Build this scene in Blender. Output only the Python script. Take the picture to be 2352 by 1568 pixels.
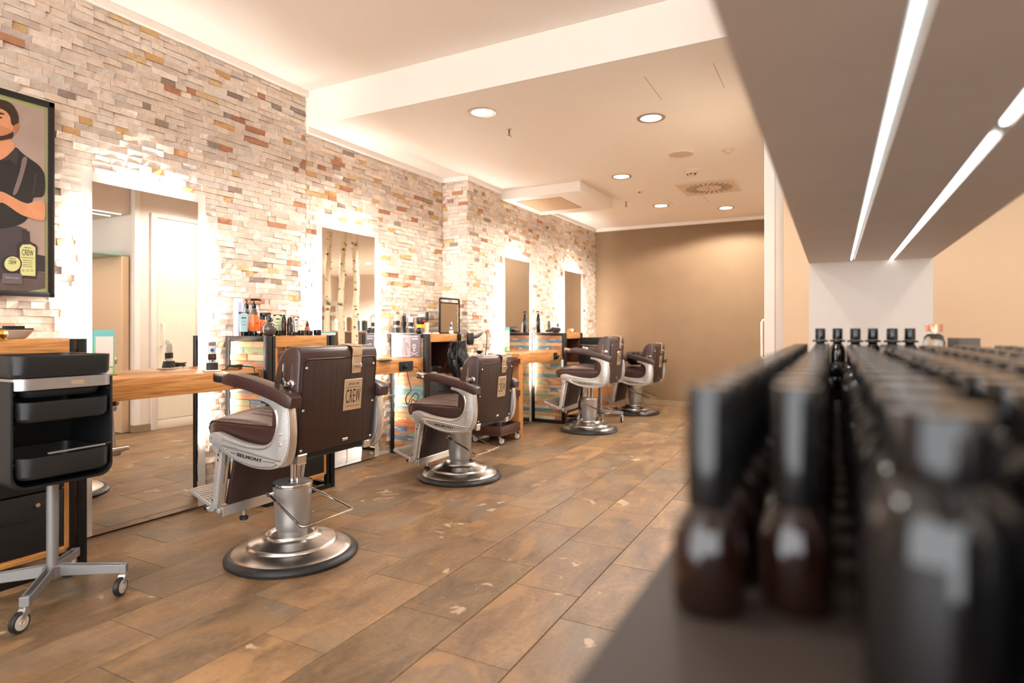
import bpy, bmesh, math, random
from mathutils import Vector, Matrix
random.seed(7)
PI = math.pi
scn = bpy.context.scene
for o in list(bpy.data.objects): bpy.data.objects.remove(o)
COL = scn.collection

# ------------------------------------------------------------------ camera
F_PX, YAW, EYE = 1392.0, math.radians(27.93), 1.10
cam_d = bpy.data.cameras.new('camera'); cam = bpy.data.objects.new('camera', cam_d); COL.objects.link(cam)
cam_d.sensor_width = 36.0; cam_d.lens = F_PX / 2352 * 36
cam_d.shift_y = -29.0 / 2352
cam_d.clip_start = 0.02; cam_d.clip_end = 80
cam.location = (0, 0, EYE); cam.rotation_euler = (PI / 2, 0, YAW)
cam_d.dof.use_dof = True; cam_d.dof.focus_distance = 3.5; cam_d.dof.aperture_fstop = 1.6
cam_d.dof.aperture_blades = 9
scn.camera = cam
# ------------------------------------------------------------------ world, exposure
w = bpy.data.worlds.new('world'); scn.world = w; w.use_nodes = True
w.node_tree.nodes['Background'].inputs[0].default_value = (0.96, 0.98, 1.0, 1)
w.node_tree.nodes['Background'].inputs[1].default_value = 2.3
vs = scn.view_settings
vs.view_transform = 'Standard'; vs.look = 'None'; vs.gamma = 1.0; vs.use_curve_mapping = False
vs.exposure = 1.14
try:
    scn.cycles.caustics_reflective = False; scn.cycles.caustics_refractive = False
except Exception:
    pass
WARM = (1.0, 0.95, 0.89)
SPOT_W = 50.0          # ceiling downlights
MIRROR_LED = 98.0      # emission of the strips behind the mirror borders
SHELF_LED = 3.2

# ------------------------------------------------------------------ calibration helpers (real planes of the room)
S, C_ = math.sin(YAW), math.cos(YAW)
def ray(u):
    t = (u - 1176) / F_PX
    return (-S + t * C_, C_ + t * S)
def at_x(u, v, X):
    r = ray(u); d = X / r[0]
    return d * r[1], EYE - d * (v - 755) / F_PX
def at_z(u, v, z):
    d = (EYE - z) * F_PX / (v - 755); r = ray(u)
    return d * r[0], d * r[1]
def at_y(u, v, Y):
    r = ray(u); d = Y / r[1]
    return d * r[0], EYE - d * (v - 755) / F_PX

# ------------------------------------------------------------------ materials
MATS = {}
def lin(c):
    return tuple(((x / 255) / 12.92 if x / 255 <= 0.04045 else ((x / 255 + 0.055) / 1.055) ** 2.4) for x in c)
def mat(name, rgb, rough=0.5, metal=0.0, noise=0.0, nscale=20.0, bump=0.0, bscale=60.0, emit=0.0, trans=0.0, ior=1.45, coat=0.0, stretch=None, spec=0.5):
    if name in MATS: return MATS[name]
    m = bpy.data.materials.new(name); m.use_nodes = True
    nt = m.node_tree; p = nt.nodes['Principled BSDF']
    c = lin(rgb)
    p.inputs['Base Color'].default_value = (*c, 1); p.inputs['Roughness'].default_value = rough
    p.inputs['Metallic'].default_value = metal; p.inputs['IOR'].default_value = ior
    p.inputs['Specular IOR Level'].default_value = spec
    if trans: p.inputs['Transmission Weight'].default_value = trans
    if coat: p.inputs['Coat Weight'].default_value = coat; p.inputs['Coat Roughness'].default_value = 0.1
    if emit:
        p.inputs['Emission Color'].default_value = (*c, 1); p.inputs['Emission Strength'].default_value = emit
    if noise or bump:
        tc = nt.nodes.new('ShaderNodeTexCoord'); src = tc.outputs['Object']
        if stretch:
            mp = nt.nodes.new('ShaderNodeMapping'); mp.inputs['Scale'].default_value = stretch
            nt.links.new(src, mp.inputs[0]); src = mp.outputs[0]
    if noise:
        n = nt.nodes.new('ShaderNodeTexNoise'); n.inputs['Scale'].default_value = nscale; n.inputs['Detail'].default_value = 5
        nt.links.new(src, n.inputs[0])
        r = nt.nodes.new('ShaderNodeValToRGB')
        r.color_ramp.elements[0].position = 0.3; r.color_ramp.elements[1].position = 0.7
        r.color_ramp.elements[0].color = (*[x * (1 - noise) for x in c], 1)
        r.color_ramp.elements[1].color = (*[min(1, x * (1 + noise)) for x in c], 1)
        nt.links.new(n.outputs['Fac'], r.inputs[0]); nt.links.new(r.outputs[0], p.inputs['Base Color'])
    if bump:
        n2 = nt.nodes.new('ShaderNodeTexNoise'); n2.inputs['Scale'].default_value = bscale; n2.inputs['Detail'].default_value = 4
        nt.links.new(src, n2.inputs[0])
        b = nt.nodes.new('ShaderNodeBump'); b.inputs['Strength'].default_value = bump; b.inputs['Distance'].default_value = 0.01
        nt.links.new(n2.outputs['Fac'], b.inputs['Height']); nt.links.new(b.outputs[0], p.inputs['Normal'])
    MATS[name] = m
    return m

def wood_mat(name, c1, c2, axis, rough=0.45):
    """straight grain along one axis with a few knots"""
    m = bpy.data.materials.new(name); m.use_nodes = True; nt = m.node_tree; p = nt.nodes['Principled BSDF']
    tc = nt.nodes.new('ShaderNodeTexCoord'); mp = nt.nodes.new('ShaderNodeMapping')
    sc = [30, 30, 30]; sc[axis] = 1.3
    mp.inputs['Scale'].default_value = sc; nt.links.new(tc.outputs['Object'], mp.inputs[0])
    n = nt.nodes.new('ShaderNodeTexNoise'); n.inputs['Scale'].default_value = 2.2; n.inputs['Detail'].default_value = 7; n.inputs['Distortion'].default_value = 1.6
    nt.links.new(mp.outputs[0], n.inputs[0])
    r = nt.nodes.new('ShaderNodeValToRGB'); e = r.color_ramp.elements
    e[0].position = 0.30; e[0].color = (*lin(c1), 1); e[1].position = 0.58; e[1].color = (*lin(c2), 1)
    nt.links.new(n.outputs['Fac'], r.inputs[0])
    vo = nt.nodes.new('ShaderNodeTexVoronoi'); vo.inputs['Scale'].default_value = 5.0
    nt.links.new(tc.outputs['Object'], vo.inputs[0])
    kr = nt.nodes.new('ShaderNodeValToRGB'); kr.color_ramp.elements[0].position = 0.03; kr.color_ramp.elements[1].position = 0.10
    kr.color_ramp.elements[0].color = (0.35, 0.2, 0.12, 1); kr.color_ramp.elements[1].color = (1, 1, 1, 1)
    nt.links.new(vo.outputs['Distance'], kr.inputs[0])
    mx = nt.nodes.new('ShaderNodeMix'); mx.data_type = 'RGBA'; mx.blend_type = 'MULTIPLY'; mx.inputs[0].default_value = 0.8
    nt.links.new(r.outputs[0], mx.inputs[6]); nt.links.new(kr.outputs[0], mx.inputs[7])
    nt.links.new(mx.outputs[2], p.inputs['Base Color']); p.inputs['Roughness'].default_value = rough
    b = nt.nodes.new('ShaderNodeBump'); b.inputs['Strength'].default_value = 0.15; b.inputs['Distance'].default_value = 0.004
    nt.links.new(n.outputs['Fac'], b.inputs['Height']); nt.links.new(b.outputs[0], p.inputs['Normal'])
    MATS[name] = m
    return m

def emit_mat(name, rgb, strength):
    m = bpy.data.materials.new(name); m.use_nodes = True; nt = m.node_tree
    nt.nodes.remove(nt.nodes['Principled BSDF'])
    e = nt.nodes.new('ShaderNodeEmission'); e.inputs[0].default_value = (*rgb, 1); e.inputs[1].default_value = strength
    nt.links.new(e.outputs[0], nt.nodes['Material Output'].inputs[0]); MATS[name] = m
    return m

CEIL = mat('ceiling_paint', (250, 241, 230), 0.8, bump=0.02, bscale=200)
WHITE = mat('white_paint', (240, 230, 219), 0.6)
PEACH = mat('peach_wall', (232, 219, 207), 0.8, bump=0.03, bscale=250)
TAUPE = mat('taupe_wall', (129, 103, 75), 0.7, noise=0.04, nscale=3, bump=0.03, bscale=250)
CANOPY = mat('canopy_board', (230, 211, 194), 0.55, noise=0.03, nscale=8)
STEEL = mat('black_steel', (34, 32, 31), 0.35, 0.4, noise=0.15, nscale=30)
BLACKP = mat('black_plastic', (30, 30, 31), 0.42, noise=0.1, nscale=60)
TRAYM = mat('tray_plastic', (38, 39, 40), 0.38, bump=0.04, bscale=400)
SILVER = mat('brushed_silver', (190, 188, 186), 0.35, 0.85, noise=0.05, nscale=40)
GREYM = mat('grey_powdercoat', (150, 149, 148), 0.4, 0.55)
ALU = mat('cast_aluminium', (204, 202, 199), 0.40, 0.6, noise=0.12, nscale=120, bump=0.08, bscale=160)
ALUL = mat('polished_aluminium', (214, 208, 200), 0.3, 0.85)
PUMP = mat('silver_paint', (188, 186, 184), 0.36, 0.65)
CHROME = mat('chrome', (225, 222, 218), 0.07, 1.0)
STAIN = mat('stainless_base', (206, 200, 194), 0.27, 1.0, noise=0.06, nscale=15)
RUBBER = mat('black_rubber', (34, 32, 31), 0.42, noise=0.2, nscale=40)
LEATHER = mat('brown_leather', (62, 37, 32), 0.33, spec=0.8, noise=0.05, nscale=25, bump=0.03, bscale=500)
LEATHT = mat('brown_leather_panel', (56, 36, 30), 0.5, noise=0.05, nscale=25, bump=0.03, bscale=400)
PIPING = mat('dark_piping', (46, 29, 27), 0.4)
SEAM = mat('panel_seam_brown', (47, 30, 25), 0.5)
PLATE = mat('champagne_plate', (206, 182, 154), 0.38, 0.6)
INK = mat('dark_ink', (44, 38, 36), 0.6)
GLASSM = mat('clear_glass', (238, 244, 240), 0.03, trans=1.0)
CLOTH = mat('black_cape', (26, 25, 24), 0.5, noise=0.1, nscale=30)
WOODY = wood_mat('counter_pine', (166, 102, 48), (212, 150, 84), 1)
WOODX = wood_mat('pine_crosscut', (158, 96, 46), (208, 146, 84), 0)
WOODZ = wood_mat('pine_upright', (150, 92, 46), (202, 140, 80), 2)
DWOOD = mat('dark_brown_wood', (74, 42, 32), 0.45, noise=0.2, nscale=12, stretch=(2, 12, 12))
CABIN = mat('black_drawer_board', (27, 24, 23), 0.5, noise=0.1, nscale=20)
GROUT = mat('floor_grout', (104, 80, 62), 0.85, noise=0.1, nscale=40)
MORTAR = mat('wall_backing', (120, 104, 92), 0.9, noise=0.2, nscale=30)
MIRROR = mat('mirror_glass', (240, 238, 234), 0.0, 1.0)

def frosted():
    m = bpy.data.materials.new('frosted_border'); m.use_nodes = True; nt = m.node_tree
    p = nt.nodes['Principled BSDF']; p.inputs['Base Color'].default_value = (0.9, 0.87, 0.82, 1); p.inputs['Roughness'].default_value = 0.5
    t = nt.nodes.new('ShaderNodeBsdfTranslucent'); t.inputs[0].default_value = (0.95, 0.93, 0.9, 1)
    mx = nt.nodes.new('ShaderNodeMixShader'); mx.inputs[0].default_value = 0.5
    nt.links.new(p.outputs[0], mx.inputs[1]); nt.links.new(t.outputs[0], mx.inputs[2])
    nt.links.new(mx.outputs[0], nt.nodes['Material Output'].inputs[0]); MATS['frosted_border'] = m
    return m
FROST = frosted()
LEDM = emit_mat('mirror_led', (1.0, 0.98, 0.95), MIRROR_LED)
LEDC = emit_mat('shelf_led', (0.86, 0.95, 1.0), SHELF_LED)
LAMPM = emit_mat('downlight_glow', (1.0, 0.9, 0.74), 9.0)

def stone_mat():
    m = bpy.data.materials.new('split_stone'); m.use_nodes = True; nt = m.node_tree; p = nt.nodes['Principled BSDF']
    at = nt.nodes.new('ShaderNodeAttribute'); at.attribute_name = 'tint'
    tc = nt.nodes.new('ShaderNodeNewGeometry')
    n = nt.nodes.new('ShaderNodeTexNoise'); n.inputs['Scale'].default_value = 34; n.inputs['Detail'].default_value = 8; n.inputs['Roughness'].default_value = 0.65
    nt.links.new(tc.outputs['Position'], n.inputs[0])
    r = nt.nodes.new('ShaderNodeValToRGB'); r.color_ramp.elements[0].position = 0.3; r.color_ramp.elements[1].position = 0.72
    r.color_ramp.elements[0].color = (0.86, 0.83, 0.80, 1); r.color_ramp.elements[1].color = (1.1, 1.08, 1.04, 1)
    nt.links.new(n.outputs['Fac'], r.inputs[0])
    mx = nt.nodes.new('ShaderNodeMix'); mx.data_type = 'RGBA'; mx.blend_type = 'MULTIPLY'; mx.inputs[0].default_value = 1.0
    nt.links.new(at.outputs['Color'], mx.inputs[6]); nt.links.new(r.outputs[0], mx.inputs[7])
    nt.links.new(mx.outputs[2], p.inputs['Base Color']); p.inputs['Roughness'].default_value = 0.7
    b = nt.nodes.new('ShaderNodeBump'); b.inputs['Strength'].default_value = 0.5; b.inputs['Distance'].default_value = 0.008
    nt.links.new(n.outputs['Fac'], b.inputs['Height']); nt.links.new(b.outputs[0], p.inputs['Normal'])
    return m
STONE = stone_mat()

def tile_mat():
    m = bpy.data.materials.new('slate_tile'); m.use_nodes = True; nt = m.node_tree; p = nt.nodes['Principled BSDF']; L = nt.links.new
    geo = nt.nodes.new('ShaderNodeNewGeometry'); oi = nt.nodes.new('ShaderNodeObjectInfo')
    mul = nt.nodes.new('ShaderNodeVectorMath'); mul.operation = 'SCALE'; mul.inputs[0].default_value = (31.7, 17.3, 53.1)
    L(oi.outputs['Random'], mul.inputs['Scale'])
    add = nt.nodes.new('ShaderNodeVectorMath'); add.operation = 'ADD'; L(geo.outputs['Position'], add.inputs[0]); L(mul.outputs[0], add.inputs[1])
    mp = nt.nodes.new('ShaderNodeMapping'); mp.inputs['Scale'].default_value = (3.6, 1.5, 1); mp.inputs['Rotation'].default_value = (0, 0, 0.35); L(add.outputs[0], mp.inputs[0])
    n = nt.nodes.new('ShaderNodeTexNoise'); n.inputs['Scale'].default_value = 1.7; n.inputs['Detail'].default_value = 12; n.inputs['Roughness'].default_value = 0.72; n.inputs['Distortion'].default_value = 0.6
    L(mp.outputs[0], n.inputs[0])
    r = nt.nodes.new('ShaderNodeValToRGB'); cr = r.color_ramp
    cols = [(0.25, (96, 78, 62)), (0.40, (124, 100, 77)), (0.52, (144, 116, 88)), (0.64, (160, 131, 100)), (0.80, (184, 156, 122))]
    cr.elements[0].position = cols[0][0]; cr.elements[0].color = (*lin(cols[0][1]), 1)
    cr.elements[1].position = cols[-1][0]; cr.elements[1].color = (*lin(cols[-1][1]), 1)
    for pos, c in cols[1:-1]:
        e = cr.elements.new(pos); e.color = (*lin(c), 1)
    L(n.outputs['Fac'], r.inputs[0])
    nf = nt.nodes.new('ShaderNodeTexNoise'); nf.inputs['Scale'].default_value = 46; nf.inputs['Detail'].default_value = 8; nf.inputs['Roughness'].default_value = 0.7; L(add.outputs[0], nf.inputs[0])
    rf = nt.nodes.new('ShaderNodeValToRGB'); rf.color_ramp.elements[0].position = 0.32; rf.color_ramp.elements[1].position = 0.68
    rf.color_ramp.elements[0].color = (0.80, 0.78, 0.76, 1); rf.color_ramp.elements[1].color = (1.16, 1.15, 1.12, 1); L(nf.outputs['Fac'], rf.inputs[0])
    fx = nt.nodes.new('ShaderNodeMix'); fx.data_type = 'RGBA'; fx.blend_type = 'MULTIPLY'; fx.inputs[0].default_value = 1; L(r.outputs[0], fx.inputs[6]); L(rf.outputs[0], fx.inputs[7])
    # rusty and ochre slate layers with sharp edges
    wv = nt.nodes.new('ShaderNodeTexNoise'); wv.inputs['Scale'].default_value = 1.0; wv.inputs['Detail'].default_value = 10; wv.inputs['Roughness'].default_value = 0.55; wv.inputs['Distortion'].default_value = 1.4
    mp2 = nt.nodes.new('ShaderNodeMapping'); mp2.inputs['Location'].default_value = (5.3, 2.1, 0); mp2.inputs['Scale'].default_value = (3.2, 1.7, 1); mp2.inputs['Rotation'].default_value = (0, 0, -0.5); L(add.outputs[0], mp2.inputs[0]); L(mp2.outputs[0], wv.inputs[0])
    rw = nt.nodes.new('ShaderNodeValToRGB'); rw.color_ramp.elements[0].position = 0.54; rw.color_ramp.elements[1].position = 0.60; L(wv.outputs['Fac'], rw.inputs[0])
    ws = nt.nodes.new('ShaderNodeMath'); ws.operation = 'MULTIPLY'; ws.inputs[1].default_value = 0.5; L(rw.outputs[0], ws.inputs[0])
    wm = nt.nodes.new('ShaderNodeMix'); wm.data_type = 'RGBA'; L(ws.outputs[0], wm.inputs[0]); L(fx.outputs[2], wm.inputs[6]); wm.inputs[7].default_value = (*lin((178, 140, 98)), 1)
    # whole-tile tone
    tr = nt.nodes.new('ShaderNodeValToRGB'); tr.color_ramp.interpolation = 'CONSTANT'
    tones = [(0.0, (0.76, 0.72, 0.66)), (0.18, (0.66, 0.66, 0.62)), (0.34, (0.88, 0.80, 0.71)), (0.52, (0.81, 0.75, 0.68)), (0.66, (0.95, 0.88, 0.78)), (0.82, (0.70, 0.68, 0.63))]
    tr.color_ramp.elements[0].color = (*tones[0][1], 1); tr.color_ramp.elements[1].position = tones[1][0]; tr.color_ramp.elements[1].color = (*tones[1][1], 1)
    for pos, c in tones[2:]:
        e = tr.color_ramp.elements.new(pos); e.color = (*c, 1)
    L(oi.outputs['Random'], tr.inputs[0])
    mx = nt.nodes.new('ShaderNodeMix'); mx.data_type = 'RGBA'; mx.blend_type = 'MULTIPLY'; mx.inputs[0].default_value = 1
    L(wm.outputs[2], mx.inputs[6]); L(tr.outputs[0], mx.inputs[7])
    # grey clouds
    n3 = nt.nodes.new('ShaderNodeTexNoise'); n3.inputs['Scale'].default_value = 2.3; n3.inputs['Detail'].default_value = 4; L(add.outputs[0], n3.inputs[0])
    gr = nt.nodes.new('ShaderNodeValToRGB'); gr.color_ramp.elements[0].position = 0.52; gr.color_ramp.elements[1].position = 0.68
    L(n3.outputs['Fac'], gr.inputs[0])
    gm = nt.nodes.new('ShaderNodeMix'); gm.data_type = 'RGBA'
    sc = nt.nodes.new('ShaderNodeMath'); sc.operation = 'MULTIPLY'; sc.inputs[1].default_value = 0.55; L(gr.outputs[0], sc.inputs[0])
    L(sc.outputs[0], gm.inputs[0]); L(mx.outputs[2], gm.inputs[6]); gm.inputs[7].default_value = (*lin((122, 110, 95)), 1)
    # pale flaked patches on some tiles
    n2 = nt.nodes.new('ShaderNodeTexNoise'); n2.inputs['Scale'].default_value = 9; n2.inputs['Detail'].default_value = 5; n2.inputs['Distortion'].default_value = 0.8; L(add.outputs[0], n2.inputs[0])
    n4 = nt.nodes.new('ShaderNodeTexNoise'); n4.inputs['Scale'].default_value = 2.2; L(add.outputs[0], n4.inputs[0])
    su = nt.nodes.new('ShaderNodeMath'); su.operation = 'MULTIPLY'; L(n2.outputs['Fac'], su.inputs[0]); L(n4.outputs['Fac'], su.inputs[1])
    fr = nt.nodes.new('ShaderNodeValToRGB'); fr.color_ramp.elements[0].position = 0.385; fr.color_ramp.elements[1].position = 0.415; L(su.outputs[0], fr.inputs[0])
    fs = nt.nodes.new('ShaderNodeMath'); fs.operation = 'MULTIPLY'; fs.inputs[1].default_value = 0.75; L(fr.outputs[0], fs.inputs[0])
    fm = nt.nodes.new('ShaderNodeMix'); fm.data_type = 'RGBA'; L(fs.outputs[0], fm.inputs[0]); L(gm.outputs[2], fm.inputs[6]); fm.inputs[7].default_value = (*lin((196, 170, 138)), 1)
    L(fm.outputs[2], p.inputs['Base Color']); p.inputs['Roughness'].default_value = 0.42; p.inputs['Specular IOR Level'].default_value = 0.4
    nb = nt.nodes.new('ShaderNodeTexNoise'); nb.inputs['Scale'].default_value = 60; nb.inputs['Detail'].default_value = 6; L(add.outputs[0], nb.inputs[0])
    ad = nt.nodes.new('ShaderNodeMath'); ad.operation = 'ADD'; L(nb.outputs['Fac'], ad.inputs[0]); L(n.outputs['Fac'], ad.inputs[1])
    b = nt.nodes.new('ShaderNodeBump'); b.inputs['Strength'].default_value = 0.22; b.inputs['Distance'].default_value = 0.006
    L(ad.outputs[0], b.inputs['Height']); L(b.outputs[0], p.inputs['Normal'])
    return m
TILE = tile_mat()

# ------------------------------------------------------------------ mesh builder
class MB:
    def __init__(s): s.v = []; s.f = []
    def add(s, v, f):
        o = len(s.v); s.v += [tuple(p) for p in v]; s.f += [tuple(i + o for i in q) for q in f]; return s
    def box(s, x0, x1, y0, y1, z0, z1):
        if x0 > x1: x0, x1 = x1, x0
        if y0 > y1: y0, y1 = y1, y0
        if z0 > z1: z0, z1 = z1, z0
        v = [(x0,y0,z0),(x1,y0,z0),(x1,y1,z0),(x0,y1,z0),(x0,y0,z1),(x1,y0,z1),(x1,y1,z1),(x0,y1,z1)]
        return s.add(v, [(0,3,2,1),(4,5,6,7),(0,1,5,4),(1,2,6,5),(2,3,7,6),(3,0,4,7)])
    def rbox(s, x0, x1, y0, y1, z0, z1, r=0.01, seg=2, mtx=None):
        bm = bmesh.new(); bmesh.ops.create_cube(bm, size=1)
        for v in bm.verts:
            v.co = Vector(((x0+x1)/2 + v.co.x*(x1-x0), (y0+y1)/2 + v.co.y*(y1-y0), (z0+z1)/2 + v.co.z*(z1-z0)))
        bmesh.ops.bevel(bm, geom=list(bm.edges), offset=r, segments=seg, affect='EDGES', profile=0.5)
        if mtx: bm.transform(mtx)
        bm.verts.index_update()
        s.add([tuple(v.co) for v in bm.verts], [[v.index for v in f.verts] for f in bm.faces]); bm.free(); return s
    def lathe(s, prof, c=(0,0,0), n=24, axis='z', cap=True):
        v = []; f = []; m = len(prof)
        for i in range(n):
            a = 2*PI*i/n; ca, sa = math.cos(a), math.sin(a)
            for r, h in prof:
                q = (r*ca, r*sa, h)
                if axis == 'x': q = (h, r*ca, r*sa)
                elif axis == 'y': q = (r*sa, h, r*ca)
                v.append((q[0]+c[0], q[1]+c[1], q[2]+c[2]))
        for i in range(n):
            j = (i+1) % n
            for k in range(m-1): f.append((i*m+k, j*m+k, j*m+k+1, i*m+k+1))
        if cap:
            if prof[0][0] > 1e-6: f.append(tuple(i*m for i in reversed(range(n))))
            if prof[-1][0] > 1e-6: f.append(tuple(i*m+m-1 for i in range(n)))
        return s.add(v, f)
    def tube(s, pts, r, n=8, closed=False):
        pts = [Vector(p) for p in pts]; v = []; f = []; N = len(pts); up = None
        for i, p in enumerate(pts):
            if closed: t = (pts[(i+1) % N] - pts[i-1])
            else: t = pts[min(i+1, N-1)] - pts[max(i-1, 0)]
            t.normalize()
            if up is None:
                up = Vector((0,0,1)) if abs(t.z) < 0.9 else Vector((1,0,0))
            a = t.cross(up); 
            if a.length < 1e-5: a = t.cross(Vector((0,1,0)))
            a.normalize(); b = a.cross(t); b.normalize(); up = b
            rr = r[i] if isinstance(r, (list, tuple)) else r
            for k in range(n):
                w_ = 2*PI*k/n; v.append(tuple(p + a*math.cos(w_)*rr + b*math.sin(w_)*rr))
        M = N if closed else N-1
        for i in range(M):
            j = (i+1) % N
            for k in range(n):
                l = (k+1) % n; f.append((i*n+k, i*n+l, j*n+l, j*n+k))
        if not closed:
            f.append(tuple(reversed(range(n)))); f.append(tuple((N-1)*n+k for k in range(n)))
        return s.add(v, f)
    def prism(s, pts, a, b, plane='xz'):
        n = len(pts)
        def q(p, h):
            return {'xz': (p[0], h, p[1]), 'yz': (h, p[0], p[1]), 'xy': (p[0], p[1], h)}[plane]
        v = [q(p, a) for p in pts] + [q(p, b) for p in pts]
        f = [tuple(range(n)), tuple(range(2*n-1, n-1, -1))] + [(i, i+n, (i+1) % n + n, (i+1) % n) for i in range(n)]
        return s.add(v, f)
    def loft(s, secs, cap=True):
        n = len(secs[0]); v = [p for q in secs for p in q]; f = []
        for i in range(len(secs)-1):
            for k in range(n):
                l = (k+1) % n; f.append((i*n+k, i*n+l, (i+1)*n+l, (i+1)*n+k))
        if cap: f.append(tuple(reversed(range(n)))); f.append(tuple((len(secs)-1)*n+k for k in range(n)))
        return s.add(v, f)
    def sphere(s, c, r, n=16, m=10, sz=1.0):
        prof = [(max(1e-7, r*math.sin(PI*i/m)), -r*sz*math.cos(PI*i/m)) for i in range(m+1)]
        return s.lathe(prof, c, n, cap=False)
    def build(s, name, material, parent=None, smooth=35, bevel=0, seg=2):
        me = bpy.data.meshes.new(name); me.from_pydata(s.v, [], s.f); me.update()
        bm = bmesh.new(); bm.from_mesh(me)
        bmesh.ops.remove_doubles(bm, verts=bm.verts, dist=1e-6)
        bmesh.ops.recalc_face_normals(bm, faces=bm.faces)
        if bevel:
            ed = [e for e in bm.edges if len(e.link_faces) == 2 and e.calc_face_angle(0) > 0.6]
            bmesh.ops.bevel(bm, geom=ed, offset=bevel, segments=seg, affect='EDGES', profile=0.5, clamp_overlap=True)
        bm.to_mesh(me); bm.free()
        if smooth:
            me.polygons.foreach_set('use_smooth', [True]*len(me.polygons)); me.set_sharp_from_angle(angle=math.radians(smooth))
        me.materials.append(material)
        o = bpy.data.objects.new(name, me); COL.objects.link(o)
        if parent is not None: o.parent = parent
        return o

def tag(o, label=None, cat=None, group=None, kind=None):
    if label: o['label'] = label
    if cat: o['category'] = cat
    if group: o['group'] = group
    if kind: o['kind'] = kind
    return o
def thing(name, label, cat, loc=(0,0,0), rz=0.0, group=None):
    o = bpy.data.objects.new(name, None); COL.objects.link(o); o.location = loc; o.rotation_euler = (0,0,rz)
    o.empty_display_size = 0.05
    return tag(o, label, cat, group)
def copy_tree(o, parent=None):
    c = o.copy(); COL.objects.link(c)
    if parent is not None: c.parent = parent
    for ch in list(o.children): copy_tree(ch, c)
    return c
def text(name, s, size, mtx, material, parent, extr=0.0006, sx=1.0, align='CENTER', space=1.0, bold=0.0):
    cu = bpy.data.curves.new('txt', 'FONT'); cu.body = s; cu.size = size; cu.extrude = extr; cu.align_x = align; cu.align_y = 'CENTER'; cu.space_character = space; cu.offset = bold
    t = bpy.data.objects.new('txt', cu); COL.objects.link(t)
    dg = bpy.context.evaluated_depsgraph_get(); me = bpy.data.meshes.new_from_object(t.evaluated_get(dg))
    me.transform(mtx @ Matrix.Diagonal((sx, 1, 1, 1))); bpy.data.objects.remove(t)
    me.materials.clear(); me.materials.append(material)
    o = bpy.data.objects.new(name, me); COL.objects.link(o); o.parent = parent
    return o
def facing(loc, right, up):
    r = Vector(right).normalized(); u = Vector(up).normalized(); n = r.cross(u)
    return Matrix(((r.x,u.x,n.x,loc[0]),(r.y,u.y,n.y,loc[1]),(r.z,u.z,n.z,loc[2]),(0,0,0,1)))
def struct(o): return tag(o, kind='structure')

# ================================================================== SETTING
XW, XP, YSTEP, YB = -3.50, -3.205, 5.09, 8.72      # stone wall planes, step and back wall
ZU, ZL, YS = 2.87, 2.607, 3.28                     # two ceiling heights and the step between
XD, YD = -0.338, 3.81                               # corner of the partition with the door
# floor ----------------------------------------------------------------------
floor = struct(MB().box(-3.9, 6.0, -2.6, 13.4, -0.12, -0.006).build('floor', GROUT, smooth=0)); floor['label'] = 'brown slate-look tiled floor with staggered planks'
TL, TW = 0.605, 0.30
tile_full = None
tile_cnt = 0
def mk_tile(x0, x1, y0, y1):
    global tile_full, tile_cnt
    g = 0.0015
    full = abs((x1-x0)-TW) < 1e-4 and abs((y1-y0)-TL) < 1e-4
    if full and tile_full is not None:
        o = bpy.data.objects.new('tile', tile_full); COL.objects.link(o); o.parent = floor
    else:
        hx, hy = (x1-x0)/2-g, (y1-y0)/2-g
        o = MB().box(-hx, hx, -hy, hy, -0.008, 0.0).build('tile', TILE, floor, smooth=0, bevel=0.0012, seg=1)
        if full: tile_full = o.data
    o.location = ((x0+x1)/2, (y0+y1)/2, random.uniform(-0.0006, 0.0))
    tile_cnt += 1
for c in range(-3, 9):
    x1 = -0.92 - TW*c; x0 = x1 - TW
    base = 1.72 + 0.2017*(c % 3)
    k0 = -3 if c >= -1 else -1
    for k in range(-2, 13):
        y0 = base + TL*k; y1 = y0 + TL
        if y1 < 0.4 or y0 > YB: continue
        if c < 0 and y0 > 5.4 and c < -1: pass
        a0, a1, b1 = x0, x1, min(y1, YB)
        a0 = max(a0, XW+0.012 if y0 < YSTEP else XP+0.005)
        if a1 - a0 < 0.02 or b1 - y0 < 0.03: continue
        if a0 > XD-0.001 and y1 > YD and y0 < 5.6: continue
        mk_tile(a0, a1, y0, b1)
# the rest of the floor that the picture hardly shows
rest = MB()
for c in range(-16, -3):
    for k in range(-2, 19):
        x1 = -0.92 - TW*c; y0 = 1.72 + 0.2017*(c % 3) + TL*k
        if YD-0.3 < y0 + TL and y0 < 5.6: continue
        rest.box(x1-TW+0.002, x1-0.002, y0+0.002, y0+TL-0.002, -0.008, -0.0004)
r_ = rest.build('tiles', TILE, floor, smooth=0); r_['kind'] = 'stuff'
# ceiling ---------------------------------------------------------------------
ce = MB().box(-3.9, 6, -2.6, YS, ZU, ZU+0.1).box(-3.9, 6, YS, 13.4, ZL, ZL+0.4)
ceil = struct(ce.build('ceiling', CEIL, smooth=0)); ceil['label'] = 'cream plaster ceiling with a dropped section'
# access hatch outlines in the ceiling
def hatch(x0, x1, y0, y1, z, w_=0.004):
    h = MB()
    for a in ((x0,x0+w_,y0,y1),(x1-w_,x1,y0,y1)): h.box(*a, z-0.0012, z)
    return h.build('hatch_joint', mat('hatch_shadow_gap', (206, 180, 154), 0.8), ceil, smooth=0)
hatch(-1.0, -0.60, 3.57, 3.98, ZL)
hatch(-1.72, -1.30, 7.05, 7.45, ZL)
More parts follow.
